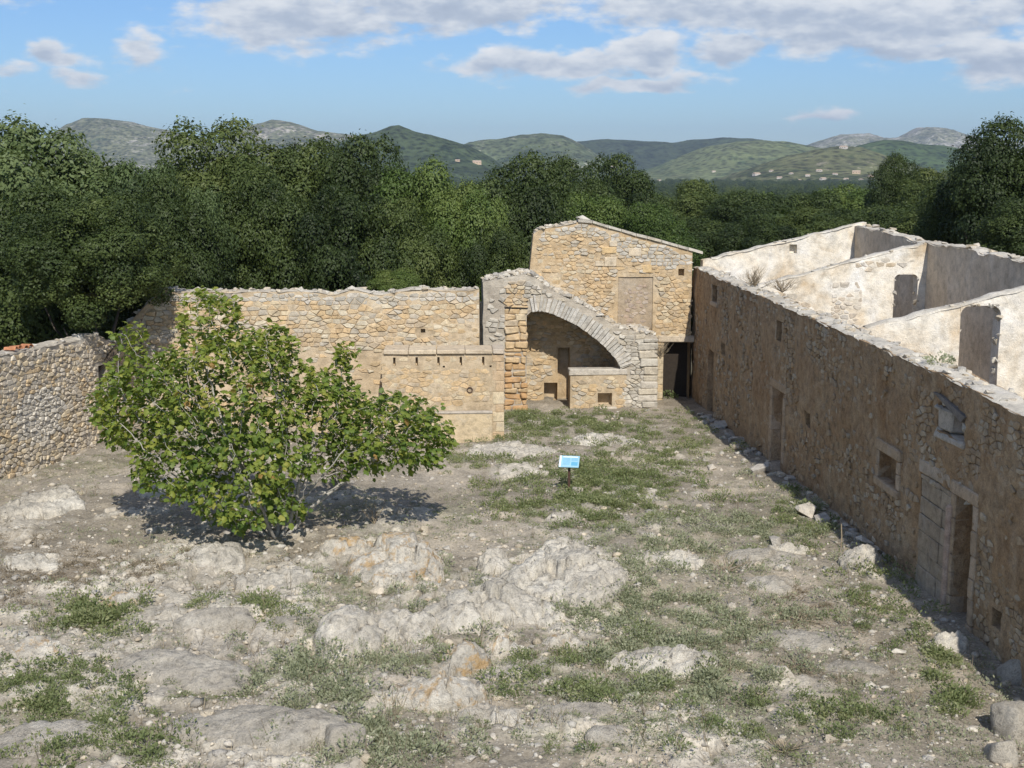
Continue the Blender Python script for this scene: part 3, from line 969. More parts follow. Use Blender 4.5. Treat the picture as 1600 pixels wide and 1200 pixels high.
# ---- back wall (left part)
q = atY(752, 540, 50)
FR_BACK = Frame((q.x, q.y), WN, -WD)
BW = thing('rubble_wall', 'warm rubble stone wall closing the court behind the fig tree', 'wall', (q.x - 6, q.y - .3, -.3))
topB = profile(FR_BACK, [(150, 560), (170, 538), (195, 512), (240, 464), (252, 452), (300, 456), (370, 456), (420, 457), (470, 455), (520, 460), (560, 453), (600, 462), (640, 452), (690, 455), (750, 451)], 5, .06)
ub0 = FR_BACK.uv(160, 500)[0]
ub1 = FR_BACK.uv(749, 500)[0]
ph = FR_BACK.uv(661, 517)
opB = [(ph[0] - .09, ph[0] + .09, ph[1] - .09, ph[1] + .08, .3)]
wall_core('wall', BW, FR_BACK, ub0, ub1, .7, topB, -.7, opB, MORTAR, seed=6)
pl0, pl1 = FR_BACK.uv(540, 545), FR_BACK.uv(598, 660)
mB = lambda u, v: v < topB(u) - .03 and v > -.4 and not (abs(u - ph[0]) < .16 and abs(v - ph[1]) < .13)
def palB(u, v, r):
    if v < pl0[1] and r.random() < .8:
        return None
    if v > topB(u) - .42:
        return r.choice(GREY)
    return r.choice(WARM)
lay_stones(BW, FR_BACK, (ub0, ub1, -.4, 5.6), .33, .155, mB, palB, (.012, .055), .010, 1, 21)
wall_head(BW, FR_BACK, ub0 + .1, ub1, topB, .7, MORTAR_G)
cap_rubble(BW, FR_BACK, ub0 + .3, ub1, topB, .7, 150, (.05, .15), 22, sink=.1)

# ---- trough wall
q = gz(787, 690, -.35)
FR_TR = Frame((q.x, q.y), WN, -WD)
TW = thing('trough_wall', 'smooth sandstone wall with ledge and row of slots, right of the fig tree', 'wall', (q.x - 2.4, q.y, -.35))
ut0, ut1 = FR_TR.uv(588, 600)[0], FR_TR.uv(787, 600)[0]
tt = FR_TR.uv(700, 553)[1]
slots = []
for px in (616, 651, 685, 720, 755, 781):
    a, b = FR_TR.uv(px, 556), FR_TR.uv(px, 571)
    slots.append((a[0] - .045, a[0] + .045, b[1], a[1] - .03, .3))
for (px, py) in ((693.5, 574.5), (766.5, 572.5)):
    a = FR_TR.uv(px, py)
    slots.append((a[0] - .04, a[0] + .04, a[1] - .04, a[1] + .04, .3))
wall_core('wall', TW, FR_TR, ut0, ut1, 1.3, lambda u: tt, -.8, slots, MORTAR, .22, .02, 31)
lb = FR_TR.uv(700, 645)[1]
def mT(u, v):
    return -.6 < v < tt - .06 and ut0 + .06 < u < ut1 - .42 and not any(o[0] - .1 < u < o[1] + .1 and o[2] - .08 < v < o[3] + .06 for o in slots) and not (v < lb + .25 and u > ut0 + 1.7)
lay_stones(TW, FR_TR, (ut0, ut1, -.6, tt), .30, .17, mT, lambda u, v, r: r.choice(WARM[:6]) if r.random() < .9 else None, (.004, .022), .015, 1, 32, 300)
# ashlar quoins up the right edge
v = -.7
k = 0
while v < tt - .1:
    h_ = min(random.uniform(.3, .48), tt - .02 - v)
    wq = .42 if k % 2 else .3
    add_box('quoin', TW, FR_TR, ut1 - wq, ut1 + .02, v + .006, v + h_ - .006, -.5, .025, ASHLAR, random.choice([(.58, .45, .28), (.60, .50, .34), (.54, .40, .25)]))
    v += h_
    k += 1
# coping slabs of the ledge
u = ut0 + .3
while u < ut1:
    w_ = min(random.uniform(.7, 1.1), ut1 + .03 - u)
    add_box('coping_slab', TW, FR_TR, u + .005, u + w_ - .005, tt + .003, tt + .17 + random.uniform(-.01, .01), -1.28, .1, ASHLAR, random.choice([(.56, .46, .33), (.52, .44, .34), (.60, .50, .36)]))
    u += w_
# basin ledge
ul = FR_TR.uv(668, 645)[0]
add_box('basin', TW, FR_TR, ul, ut1 - .44, -.75, lb, .03, .22, ASHLAR, (.57, .46, .30), .02, .03)
add_box('basin_rim', TW, FR_TR, ul - .05, ut1 - .44, lb + .003, lb + .09, .03, .27, ASHLAR, (.45, .40, .33), .02, .03)
# iron ring
bm = bmesh.new()
for i in range(14):
    for j in range(6):
        a, b = 2 * math.pi * i / 14, 2 * math.pi * j / 6
        bm.verts.new(((.1 + .018 * math.cos(b)) * math.cos(a), .018 * math.sin(b), (.1 + .018 * math.cos(b)) * math.sin(a)))
bm.verts.ensure_lookup_table()
for i in range(14):
    for j in range(6):
        bm.faces.new([bm.verts[x] for x in (i * 6 + j, ((i + 1) % 14) * 6 + j, ((i + 1) % 14) * 6 + (j + 1) % 6, i * 6 + (j + 1) % 6)])
me = bpy.data.meshes.new('ring')
bm.to_mesh(me)
bm.free()
me.materials.append(IRON)
a = FR_TR.uv(734, 609)
put('tether_ring', me, TW, FR_TR.P(a[0], a[1], .05))

# ---- gable wall at the far end
S_FAR = 30.0
FR_GAB = Frame((P0.x + WD.x * S_FAR, P0.y + WD.y * S_FAR), WN, -WD)
c0 = FR_GAB.uv(833, 500)
GW = thing('gable_wall', 'tall ochre gable wall of patched masonry rising behind the broken arch', 'wall', FR_GAB.P(c0[0] / 2, -.5, 0))
topG = profile(FR_GAB, [(745, 474), (832.2, 470), (833, 367), (842, 359), (868, 354), (898, 349), (905, 346), (918, 347), (1000, 371), (1087, 394), (1125, 405)], 8, .035)
def rect(fr, x0, y0, x1, y1, d):
    a, b = fr.uv(x0, y0), fr.uv(x1, y1)
    return (a[0], b[0], b[1], a[1], d)
gd = rect(FR_GAB, 1037, 535, 1083, 632, None)
gd = (gd[0], gd[1], -.9, gd[3], .75)
opG = [gd, rect(FR_GAB, 1060, 420, 1069, 431, .4), rect(FR_GAB, 966, 433, 1019, 521, .1)]
# dark hole in the arch's back wall; tall slot added for a shadow strip
hh = rect(FR_GAB, 850, 598, 876, 626, 1.4)
opG.append((hh[0], hh[1] - .17, hh[2], hh[3], 1.4))
opG.append((hh[1] - .15, FR_GAB.uv(890, 600)[0], -.95, FR_GAB.uv(880, 543)[1], 2.6))
gl = FR_GAB.uv(750, 500)[0]
wall_core('wall', GW, FR_GAB, gl, -.003, .7, topG, -1.0, opG, MORTAR_O, .3, .03, 41)
mG = lambda u, v: gl + .03 < u < -.05 and not (v > 3.6 and u < c0[0] + .02) and -.9 < v < topG(u) - .05 and not any(o[0] - .07 < u < o[1] + .07 and o[2] - .07 < v < o[3] + .07 for o in opG)
zr = FR_GAB.uv(960, 400)
def palG(u, v, r):
    if v > topG(u) - 1.1 and (u > zr[0] or v > topG(u) - .5):
        return r.choice(GREY + WARM[3:4])
    n_ = float(fbm(np.array([[u * .6, v * .6, 3.]]), 1, 3, 47)[0])
    if r.random() < .03 + .35 * n_:
        return None
    return r.choice(WARM[:5] + OCHRE[3:] * 2) if n_ < .1 else r.choice(WARM[:7])
lay_stones(GW, FR_GAB, (gl, 0, -.9, 8.2), .31, .155, mG, palG, (.012, .055), .011, 1, 42)
wall_head(GW, FR_GAB, c0[0] + .02, FR_GAB.uv(904, 346)[0], topG, .7, MORTAR_G)
# dressed blocks let into the rubble
for (x0, y0, x1, y1) in ((982, 388, 1002, 400), (1004, 414, 1018, 426), (940, 386, 963, 396), (944, 402, 963, 416), (952, 376, 964, 385), (930, 407, 943, 416)):
    r_ = rect(FR_GAB, x0, y0, x1, y1, 0)
    add_box('dressed_block', GW, FR_GAB, r_[0], r_[1], r_[2], r_[3], -.1, .065, ASHLAR, random.choice([(.62, .45, .24), (.58, .46, .30), (.60, .50, .36)]))
# brown infill of the walled-up doorway
r_ = opG[2]
wall_core('blocked_doorway', GW, FR_GAB.moved(-.06), r_[0] + .012, r_[1] - .012, .1, lambda u: r_[3] - .01, r_[2] + .01, [], PINKPL, .2, .012, 43)
lay_stones(GW, FR_GAB.moved(-.06), (r_[0], r_[1], r_[2], r_[3]), .26, .16, lambda u, v: r_[0] + .1 < u < r_[1] - .1 and r_[2] + .1 < v < r_[3] - .3, lambda u, v, r: r.choice([(.42, .32, .24), (.46, .38, .30), (.38, .30, .24)]) if r.random() < .6 else None, (.008, .025), .02, 1, 44, 120, 'infill_stone')
add_box('lintel', GW, FR_GAB, gd[0] - .25, -.02, gd[3] + .005, gd[3] + .3, -.5, .07, ASHLAR, (.56, .47, .35), .02, .03)
v = -.8
while v < gd[3] - .05:
    h_ = min(random.uniform(.3, .5), gd[3] - .01 - v)
    add_box('jamb_block', GW, FR_GAB, gd[0] - .28, gd[0] - .01, v + .006, v + h_ - .006, -.4, .06, ASHLAR, random.choice([(.58, .45, .28), (.55, .46, .32)]))
    v += h_
add_box('doorway_shade', GW, FR_GAB, gd[0] + .015, gd[1] - .01, -.9, gd[3] - .02, -.74, -.66, DOORSHADE, None, .004, .008)  # dark board added to imitate the shaded depth of the passage
# coping down the slope
uu = FR_GAB.uv(903, 346)[0]
while uu < -.1:
    w_ = random.uniform(.45, .8)
    e = min(uu + w_, .3)
    z0, z1 = topG(uu), topG(e)
    vs_ = []
    for d in (-.74, .09):
        for (u_, z_) in ((uu + .01, z0 + .004), (e - .01, z1 + .004), (e - .01, z1 + .12), (uu + .01, z0 + .12)):
            vs_.append(FR_GAB.P(u_, z_ + random.uniform(0, .02), d))
    vs_ = np.array(vs_)
    put('coping_slab', mesh('coping_slab', vs_ - vs_.mean(0), BOXF, ASHLAR, random.choice(GREY)), GW, vs_.mean(0))
    uu = e
cap_rubble(GW, FR_GAB, c0[0] + .05, FR_GAB.uv(900, 346)[0], topG, .7, 40, (.06, .15), 45, sink=.1)
q = FR_GAB.uv(912, 345)
o = put('ridge_stone', ROCKM[2], GW, FR_GAB.P(q[0], topG(q[0]) + .12, -.2))
o.scale = (.34, .3, .16)
o.rotation_euler = (0, .35, .1)

# ---- broken arch
q = atY(850, 600, 55.4)
FR_AR = Frame((q.x, q.y), WN, -WD)
AR = thing('broken_arch', 'half collapsed stone arch over a dark recess in front of the gable', 'arch', (q.x, q.y, -.6))
AD = (Vector((FR_GAB.O.x - q.x, FR_GAB.O.y - q.y))).dot(WD) - .02      # depth back to the gable
pxtop = [(755, 441), (770, 438), (786, 435), (805, 431), (819, 428), (836, 434), (852, 446), (868, 456), (882, 464), (900, 472), (915, 480), (930, 488), (942, 498), (955, 507), (969, 515), (990, 519), (1012, 521), (1027, 526)]
intr = [(823, 494), (831, 487), (842, 485), (854, 487), (866, 491), (878, 496), (890, 502), (902, 508), (914, 516), (926, 525), (936, 533), (946, 542), (955, 552), (962, 560), (967, 568), (970, 576)]
pT = [FR_AR.uv(*p) for p in pxtop]
pI = [FR_AR.uv(*p) for p in intr]
zb = -1.0
poly = [(pT[0][0], zb)] + pT + [(pT[-1][0], zb)]
uA, uB_ = FR_AR.uv(823, 600)[0], FR_AR.uv(891, 600)[0]
zl = FR_AR.uv(930, 578)[1]
poly += [(uB_, zb), (uB_, zl), (pI[-1][0], zl)] + pI[::-1] + [(uA, zb)]
# low wall, pier and arch as one cored mass, the vault running back to the gable
def prism(name, parent, fr, poly, d0, d1, mat, rough=.03, seed=1):
    pl = []
    L = len(poly)
    for i in range(L):
        a, b = poly[i], poly[(i + 1) % L]
        n_ = max(1, int(math.hypot(b[0] - a[0], b[1] - a[1]) / .25))
        for k in range(n_):
            pl.append((a[0] + (b[0] - a[0]) * k / n_, a[1] + (b[1] - a[1]) * k / n_))
    nd = max(2, int(abs(d1 - d0) / .3))
    V = np.array([fr.P(u, v, d0 + (d1 - d0) * k / nd) for k in range(nd + 1) for (u, v) in pl])
    V = V + rough * np.stack([fbm(V, 1.7, 3, seed), fbm(V, 1.7, 3, seed + 5), fbm(V, 1.7, 3, seed + 9)], -1)
    n_ = len(pl)
    Fc = []
    for k in range(nd):
        for i in range(n_):
            a, b = k * n_ + i, k * n_ + (i + 1) % n_
            Fc.append((a, b, b + n_, a + n_))
    from mathutils.geometry import tessellate_polygon
    tri = tessellate_polygon([[Vector((u, v, 0)) for u, v in pl]])
    for t in tri:
        Fc.append(tuple(t))
        Fc.append(tuple(nd * n_ + i for i in reversed(t)))
    loc = np.array(WLOC[parent.name])
    return put(name, mesh(name, V - loc, Fc, mat), parent, loc)
# firebox mouth in the low wall: split the low wall around it
fb = rect(FR_AR, 934, 614, 956, 634, 0)
upper = [(pT[0][0], zb)] + pT + [(pT[-1][0], zb), (pI[-1][0] + .02, zb), (pI[-1][0] + .02, zl)] + [pI[-1]] + pI[::-1] + [(uA, zb)]
prism('vault', AR, FR_AR, upper, 0, -AD, MORTAR_G, .045, 51)
lowtop = FR_AR.uv(930, 586)[1]
wall_core('hearth_wall', AR, FR_AR.moved(.03), uB_, pI[-1][0] + .25, .6, lambda u: lowtop, zb, [(fb[0], fb[1], fb[2], fb[3], .58)], MORTAR, .2, .015, 52)
add_box('hearth_slab', AR, FR_AR, uB_ - .05, pI[-1][0] + .3, lowtop + .004, lowtop + .26, -.6, .09, ASHLAR, (.55, .50, .42), .02, .03)
add_box('hearth_sill', AR, FR_AR, fb[0] - .15, fb[1] + .2, fb[2] - .3, fb[2] - .01, .0, .3, ASHLAR, (.52, .46, .37), .02, .03)
sidew = Frame(Vector((FR_AR.P(uB_, 0)[0], FR_AR.P(uB_, 0)[1])), -FR_AR.N, -FR_AR.U)
# front stones, by zone
uP = FR_AR.uv(788, 500)[0]
uQ = FR_AR.uv(983, 500)[0]
def mA(u, v):
    if v < -.9:
        return False
    if fb[0] - .08 < u < fb[1] + .08 and fb[2] - .32 < v < fb[3] + .08:
        return False
    if lowtop - .05 < v < lowtop + .3 and uB_ - .1 < u < pI[-1][0] + .32:
        return False
    return inside(poly, u, v) and inside(poly, u, v + .07) and inside(poly, u + .05, v) and inside(poly, u - .05, v)
zo = FR_AR.uv(800, 545)[1]
zq = FR_AR.uv(800, 478)[1]
def ring_d(u, v):
    return min(math.hypot(u - a, v - b) for a, b in pI)
def palA(u, v, r):
    if uA < u < pI[-1][0] + .1 and v > lowtop and ring_d(u, v) < .68:
        return None                                # the voussoirs lie here
    if u < uP:
        return r.choice(GREY[:4]) if r.random() < .4 else None
    if u < uA:
        return None if v < zq else r.choice(WARM[:6])
    if u < uQ - .2 and v < lowtop:
        return r.choice(WARM[:7])
    return r.choice(GREY)
lay_stones(AR, FR_AR.moved(.02), (pT[0][0], pT[-1][0], -.9, 5.6), .34, .18, mA, palA, (.015, .06), .010, 1, 53, 300)
# eroded orange blocks of the pier
v = -.9
rp = random.Random(77)
while v < zq - .02:
    h_ = min(rp.uniform(.15, .34), zq - v)
    u = uP
    while u < uA - .05:
        e = min(u + rp.uniform(.3, .8), uA + .02)
        if uA - e < .2:
            e = uA + rp.uniform(-.03, .05)
        add_box('pier_block', AR, FR_AR, u + .012, e - .012, v + .012, v + h_ - .012, -.3, .03 + rp.uniform(0, .12), ASHLAR, rp.choice(OCHRE) if v < zo + rp.uniform(-.3, .4) else rp.choice(WARM[:6]), .05, .045)
        u = e
    v += h_
# voussoirs of the arch ring
acc = [0]
for a, b in zip(pI[1:], pI[2:]):
    acc.append(acc[-1] + math.hypot(b[0] - a[0], b[1] - a[1]))
tot = acc[-1]
pv = pI[1:]
def arc(t):
    for i in range(len(acc) - 1):
        if t <= acc[i + 1] or i == len(acc) - 2:
            f = (t - acc[i]) / (acc[i + 1] - acc[i])
            return (pv[i][0] + (pv[i + 1][0] - pv[i][0]) * f, pv[i][1] + (pv[i + 1][1] - pv[i][1]) * f)
t = 0
while t < tot - .05:
    w_ = random.uniform(.13, .22)
    a, b = arc(t + .012), arc(min(t + w_ - .012, tot))
    nx_, ny_ = -(b[1] - a[1]), b[0] - a[0]
    l_ = math.hypot(nx_, ny_)
    nx_, ny_ = nx_ / l_, ny_ / l_
    if ny_ < 0:
        nx_, ny_ = -nx_, -ny_
    rl = random.uniform(.52, .72)
    dd = random.uniform(.03, .09)
    vs_ = np.array([FR_AR.P(p[0] + nx_ * e, p[1] + ny_ * e, d) for d in (-.5, dd) for (p, e) in ((a, -.02), (b, -.02), (b, rl), (a, rl))])
    vs_ += np.random.default_rng(int(t * 1000)).uniform(-.015, .015, vs_.shape)
    put('voussoir', mesh('voussoir', vs_ - vs_.mean(0), BOXF, ASHLAR, random.choice([(.56, .53, .47), (.50, .48, .43), (.60, .56, .49), (.47, .44, .38)])), AR, vs_.mean(0))
    t += w_
# loose stones on the ramp of the arch and stepped blocks of the buttress
ptu = np.array([p[0] for p in pT])
ptv = np.array([p[1] for p in pT])
topA = lambda u: float(np.interp(u, ptu, ptv))
cap_rubble(AR, FR_AR, pT[0][0] + .05, pT[-1][0] - .1, topA, AD, 240, (.07, .19), 54, sink=.1)
v = -.8
k = 0
vtopb = pT[-1][1] - .1
while v < vtopb:
    h_ = random.uniform(.24, .4)
    w_ = random.uniform(.55, .95)
    add_box('buttress_block', AR, FR_AR, pT[-1][0] - w_, pT[-1][0] + .04, v + .006, min(v + h_ - .006, vtopb), -.7, random.uniform(.10, .16), ASHLAR, random.choice(GREY), .03, .04)
    v += h_
    k += 1

# ------------------------------------------------------------------ the long right-hand range
RB = thing('ruined_building', 'long roofless range on the right with shaded brown wall and white rooms', 'building', (P0.x, P0.y, 0))
def fr_t(s):                                        # a cross plane of the range at distance s, u = t to the right
    return Frame((P0.x + WD.x * s, P0.y + WD.y * s), WN, -WD)
topR = profile(FR_RIGHT, [(1087, 418), (1150, 446), (1215, 474), (1320, 519), (1400, 554), (1460, 579), (1505, 601), (1560, 630), (1600, 653), (1800, 765)], 13, .06)
def rr2(x0, y0, x1, y1, d, pad=0):
    a, b = FR_RIGHT.uv(x0, y0), FR_RIGHT.uv(x1, y1)
    return (min(a[0], b[0]), max(a[0], b[0]), min(a[1], b[1]), max(a[1], b[1]), d)
SL1 = (25.3, 26.4, 4.42, 5.12, .5)
SW2 = (23.55, 24.4, 2.45, 2.95, .35)
SL3 = (15.0, 15.75, 4.15, 4.85, .5)
BD = (25.6, 26.9, -.7, 2.3, .22)
D1 = (14.45, 15.85, -.35, 2.5, None)
HO = (11.25, 11.95, 1.95, 2.42, .4)
SQ = (3.6, 4.9, 1.95, 2.68, .3)
BR = (-.35, 1.2, 4.0, 4.66, None)
ND = (-1.15, -.2, -.4, 2.8, .45)
PORT = (.12, 2.0, -.4, 2.78, .07)
HL = (-2.75, -2.35, .55, .95, .4)
opR = [SL1, SW2, SL3, BD, D1, HO, SQ, BR, ND, PORT, HL]
CW = wall_core('courtyard_wall', RB, FR_RIGHT, -9, 30.65, .65, topR, -1.0, opR, BROWN, .2, .06, 61)
mR = lambda u, v: -.95 < v < topR(u) - .05 and not any(o[0] - .1 < u < o[1] + .1 and o[2] - .08 < v < o[3] + .08 for o in opR)
def palR(u, v, r):
    n_ = float(fbm(np.array([[u * .5, v * .7, 3.]]), 1, 3, 66)[0])
    lim = .44 + n_ * .9
    if u < -1.6 and v < 1.2:
        lim = 1
    if r.random() > lim:
        return None
    return r.choice([(.38, .275, .165), (.41, .31, .20), (.35, .25, .15), (.45, .365, .255), (.39, .275, .16)])
lay_stones(CW, FR_RIGHT, (-5, 30, -.9, 5.7), .25, .15, mR, palR, (.006, .04), .012, 1, 62, 300)
wall_head(CW, FR_RIGHT, -8, 30.6, topR, .65, WHITE2)
cap_rubble(CW, FR_RIGHT, -6, 29.5, topR, .65, 230, (.04, .13), 63, sink=.1)
rnd = random.Random(9)
# dressed frames of the openings
DRESS = [(.43, .32, .21), (.47, .36, .25), (.40, .30, .20)]
def frame_blocks(fr, o, wj, sides=True, lint=True, sill=False, d=.05, hmin=.35, hmax=.6, nm='jamb_block'):
    if sides:
        for (a, b) in ((o[0] - wj, o[0] - .004), (o[1] + .004, o[1] + wj)):
            v = o[2]
            while v < o[3] - .02:
                h_ = min(rnd.uniform(hmin, hmax), o[3] - v)
                if o[3] - v - h_ < .12:
                    h_ = o[3] - v
                add_box(nm, CW, fr, a, b, v + .005, v + h_ - .005, -.3, d + rnd.uniform(-.01, .015), ASHLAR, rnd.choice(DRESS))
                v += h_
    if lint:
        add_box('lintel', CW, fr, o[0] - wj, o[1] + wj, o[3] + .004, o[3] + .3, -.3, d + .01, ASHLAR, rnd.choice(DRESS), .015, .03)
    if sill:
        add_box('sill', CW, fr, o[0] - wj, o[1] + wj, o[2] - .2, o[2] - .004, -.25, d + .05, ASHLAR, rnd.choice(DRESS), .015, .03)
frame_blocks(FR_RIGHT, D1, .3)
add_box('threshold', CW, FR_RIGHT, D1[0] - .35, D1[1] + .4, -.75, -.36, -.5, .35, ASHLAR, (.44, .40, .34), .03, .05)
frame_blocks(FR_RIGHT, SQ, .24, sill=True, hmin=.3, hmax=.45)
frame_blocks(FR_RIGHT, SL1, .14, lint=False, sill=True, d=.03)
frame_blocks(FR_RIGHT, SL3, .14, lint=False, d=.03)
frame_blocks(FR_RIGHT, ND, .0 + .26, d=.06)
add_box('lintel', CW, FR_RIGHT, PORT[0] + .1, PORT[1] + .1, 2.8, 3.12, -.3, .03, ASHLAR, (.46, .38, .29), .02, .03)
# ashlar filling of the blocked portal
v = -.4
while v < 2.7:
    h_ = min(rnd.uniform(.34, .5), 2.77 - v)
    u = PORT[0] + .02
    while u < PORT[1] - .05:
        w_ = rnd.uniform(.5, .8)
        e = min(u + w_, PORT[1] - .01)
        if PORT[1] - .01 - e < .2:
            e = PORT[1] - .01
        add_box('portal_block', CW, FR_RIGHT, u + .005, e - .005, v + .005, v + h_ - .005, -.12, .0 + rnd.uniform(-.02, .02), ASHLAR, rnd.choice([(.37, .30, .215), (.40, .33, .245), (.35, .285, .21)]))
        u = e
    v += h_
add_box('pilaster', CW, FR_RIGHT, -.06, .14, -.4, 2.5, -.1, .14, ASHLAR, (.46, .34, .26), .02, .04)
add_box('pilaster_base', CW, FR_RIGHT, -.1, .18, -.5, .15, .0, .2, ASHLAR, (.50, .40, .26), .02, .04)
bl = [FR_RIGHT.uv(*p_) for p_ in ((1462, 612), (1472, 616), (1512, 652), (1506, 660))]
vs_ = np.array([FR_RIGHT.P(u_, v_, d) for d in (-.4, .07) for (u_, v_) in bl])
put('broken_lintel', mesh('broken_lintel', vs_ - vs_.mean(0), BOXF, ASHLAR, (.20, .18, .16)), CW, vs_.mean(0))
add_box('window_cheek', CW, FR_RIGHT, BR[0] + .85, BR[1] - .01, BR[2] + .01, BR[3] - .1, -.62, -.03, ASHLAR, (.45, .40, .33), .05, .04)
add_box('sill', CW, FR_RIGHT, BR[0] - .05, BR[1] + .1, BR[2] - .16, BR[2] - .005, -.4, .05, ASHLAR, (.46, .41, .34), .03, .04)

# cross walls and spine of the roofless rooms
FR1 = fr_t(S_FAR)
t1, z1 = FR1.uv(1337, 352)
FR_SP = Frame((FR1.P(t1, 0)[0], FR1.P(t1, 0)[1]), WD, -WN)          # u = s - S_FAR
s2 = FR_SP.uv(1450, 379)[0]
z2 = FR_SP.uv(1450, 379)[1]
s3 = -21.6
fr2, fr3 = fr_t(S_FAR + s2), fr_t(S_FAR + s3)
def lean(u0, za, u1, zb_, seed, amp=.07):
    return table(lambda u: za + (zb_ - za) * (u - u0) / (u1 - u0) + amp * fbm(np.stack([u * 2.2, u * 0 + seed, u * 0], -1), 1, 3, seed), -1, 12)
za1 = FR1.uv(1112, 404)[1]
top1 = lean(.65, za1, t1, z1, 71)
X1 = wall_core('cross_wall', RB, FR1, .3, t1 + .5, .55, top1, -1, [(FR1.uv(1234, 380)[0], FR1.uv(1246, 380)[0], FR1.uv(1240, 396)[1], FR1.uv(1240, 382)[1], .4)], WHITE, .3, .03, 72)
top2 = lean(.65, 5.5, t1, z2, 73)
d2 = rect(fr2, 1398, 429, 1430, 520, None)
patch = rect(fr2, 1300, 440, 1345, 520, 0)
X2 = wall_core('cross_wall', RB, fr2, .6, t1 + .02, .5, top2, -1, [(d2[0], d2[1], 2.6, d2[3], None)], WHITE, .3, .03, 74)
lay_stones(X2, fr2, (patch[0], patch[1], patch[2], patch[3]), .28, .18, lambda u, v: patch[0] < u < patch[1] and v < top2(u) - .3, lambda u, v, r: r.choice([(.62, .56, .47), (.58, .50, .40), (.66, .62, .55)]), (.005, .03), .02, .9, 75, 120)
z3a, z3b = 5.45, FR_SP.uv(1450, 379)[1] - .12
top3 = lean(.65, z3a, t1, z3b, 76)
d3 = rect(fr3, 1502, 478, 1557, 600, None)
X3 = wall_core('cross_wall', RB, fr3, .6, t1 + .02, .5, top3, -1, [(d3[0], d3[1], 2.0, d3[3], None)], WHITE, .3, .03, 77)
def round_head(par, fr, u0, u1, vt, r_, depth, mat):
    for (uc, sg) in ((u0, 1), (u1, -1)):
        pts_ = [(uc, vt), (uc, vt - r_)] + [(uc + sg * r_ * (1 - math.cos(t_)), vt - r_ + r_ * math.sin(t_)) for t_ in np.linspace(.0, math.pi / 2, 7)[1:]]
        V_ = np.array([fr.P(p_[0] - sg * .01, p_[1] + .01, d_) for d_ in (.002, -depth) for p_ in pts_])
        k_ = len(pts_)
        Fc_ = [tuple(range(k_)), tuple(range(2 * k_ - 1, k_ - 1, -1))] + [(i_, (i_ + 1) % k_, (i_ + 1) % k_ + k_, i_ + k_) for i_ in range(k_)]
        put('opening_corner', mesh('opening_corner', V_ - V_.mean(0), Fc_, mat), par, V_.mean(0))
round_head(X2, fr2, d2[0], d2[1], d2[3], .22, .48, WHITE)
round_head(X3, fr3, d3[0], d3[1], d3[3], .30, .48, WHITE)
def patchy(sd, lim, dd):
    return lambda u, v, r: r.choice([(.64, .58, .48), (.60, .51, .39), (.68, .63, .55), (.55, .45, .32)]) if float(fbm(np.array([[u * .55, v * .75, sd]]), 1, 3, sd)[0]) > lim and not (dd[0] - .15 < u < dd[1] + .15 and v < dd[3] + .15) else None
lay_stones(X2, fr2, (.8, t1, 3.6, 8), .3, .17, lambda u, v: v < top2(u) - .1, patchy(8, .3, d2), (.004, .02), .016, 1, 87, 60)
def broken_edge(par, fr, dd, sd):
    rn = random.Random(sd)
    for k_ in range(26):
        side = rn.choice((0, 1, 2))
        v_ = dd[3] - rn.uniform(.1, 2.0)
        u_ = dd[0] if side == 0 else dd[1]
        if side == 2:
            u_, v_ = rn.uniform(dd[0] + .1, dd[1] - .1), dd[3] + .02
        sz_ = rn.uniform(.06, .13)
        o_ = put('jamb_stone', rn.choice(ROCKM), par, fr.P(u_, v_, -rn.uniform(.0, .35)))
        o_.scale = (sz_ * rn.uniform(.7, 1.2), sz_ * 1.2, sz_ * rn.uniform(.6, 1.0))
        o_.rotation_euler = (rn.uniform(-.4, .4), rn.uniform(-.4, .4), rn.uniform(0, 6))
broken_edge(X2, fr2, d2, 1)
broken_edge(X3, fr3, d3, 2)
broken_edge(CW, FR_RIGHT, BR, 3)
s4 = -34.0
fr4 = fr_t(S_FAR + s4)
wall_core('cross_wall', RB, fr4, .6, t1 + .02, .5, lean(.65, 5.2, t1, z3b - .2, 78), -1, [], WHITE, .4, .03, 78)
spt = table(lambda u: np.interp(u, [-38, s3, s2, 0], [z3b - .2, z3b, z2 - .02, z1 - .02]) + .12 * fbm(np.stack([u * 1.3, u * 0 + 5., u * 0], -1), 1, 3, 79), -39, 1)
XS = wall_core('spine_wall', RB, FR_SP, -38, .3, .6, spt, -1, [], GREYPL, .35, .04, 80)
cap_rubble(XS, FR_SP, -20, .2, spt, .6, 24, (.08, .18), 81, sink=.1)
for px_, frx, tp, sd in ((X1, FR1, top1, 82), (X2, fr2, top2, 83), (X3, fr3, top3, 84)):
    wall_head(px_, frx, .7, t1, tp, .52, WHITE2, .0, sd, .02)
    cap_rubble(px_, frx, .8, t1, tp, .5, 14, (.04, .09), sd, sink=.1)
wall_head(XS, FR_SP, -37, .3, spt, .6, WHITE2, .0, 85)

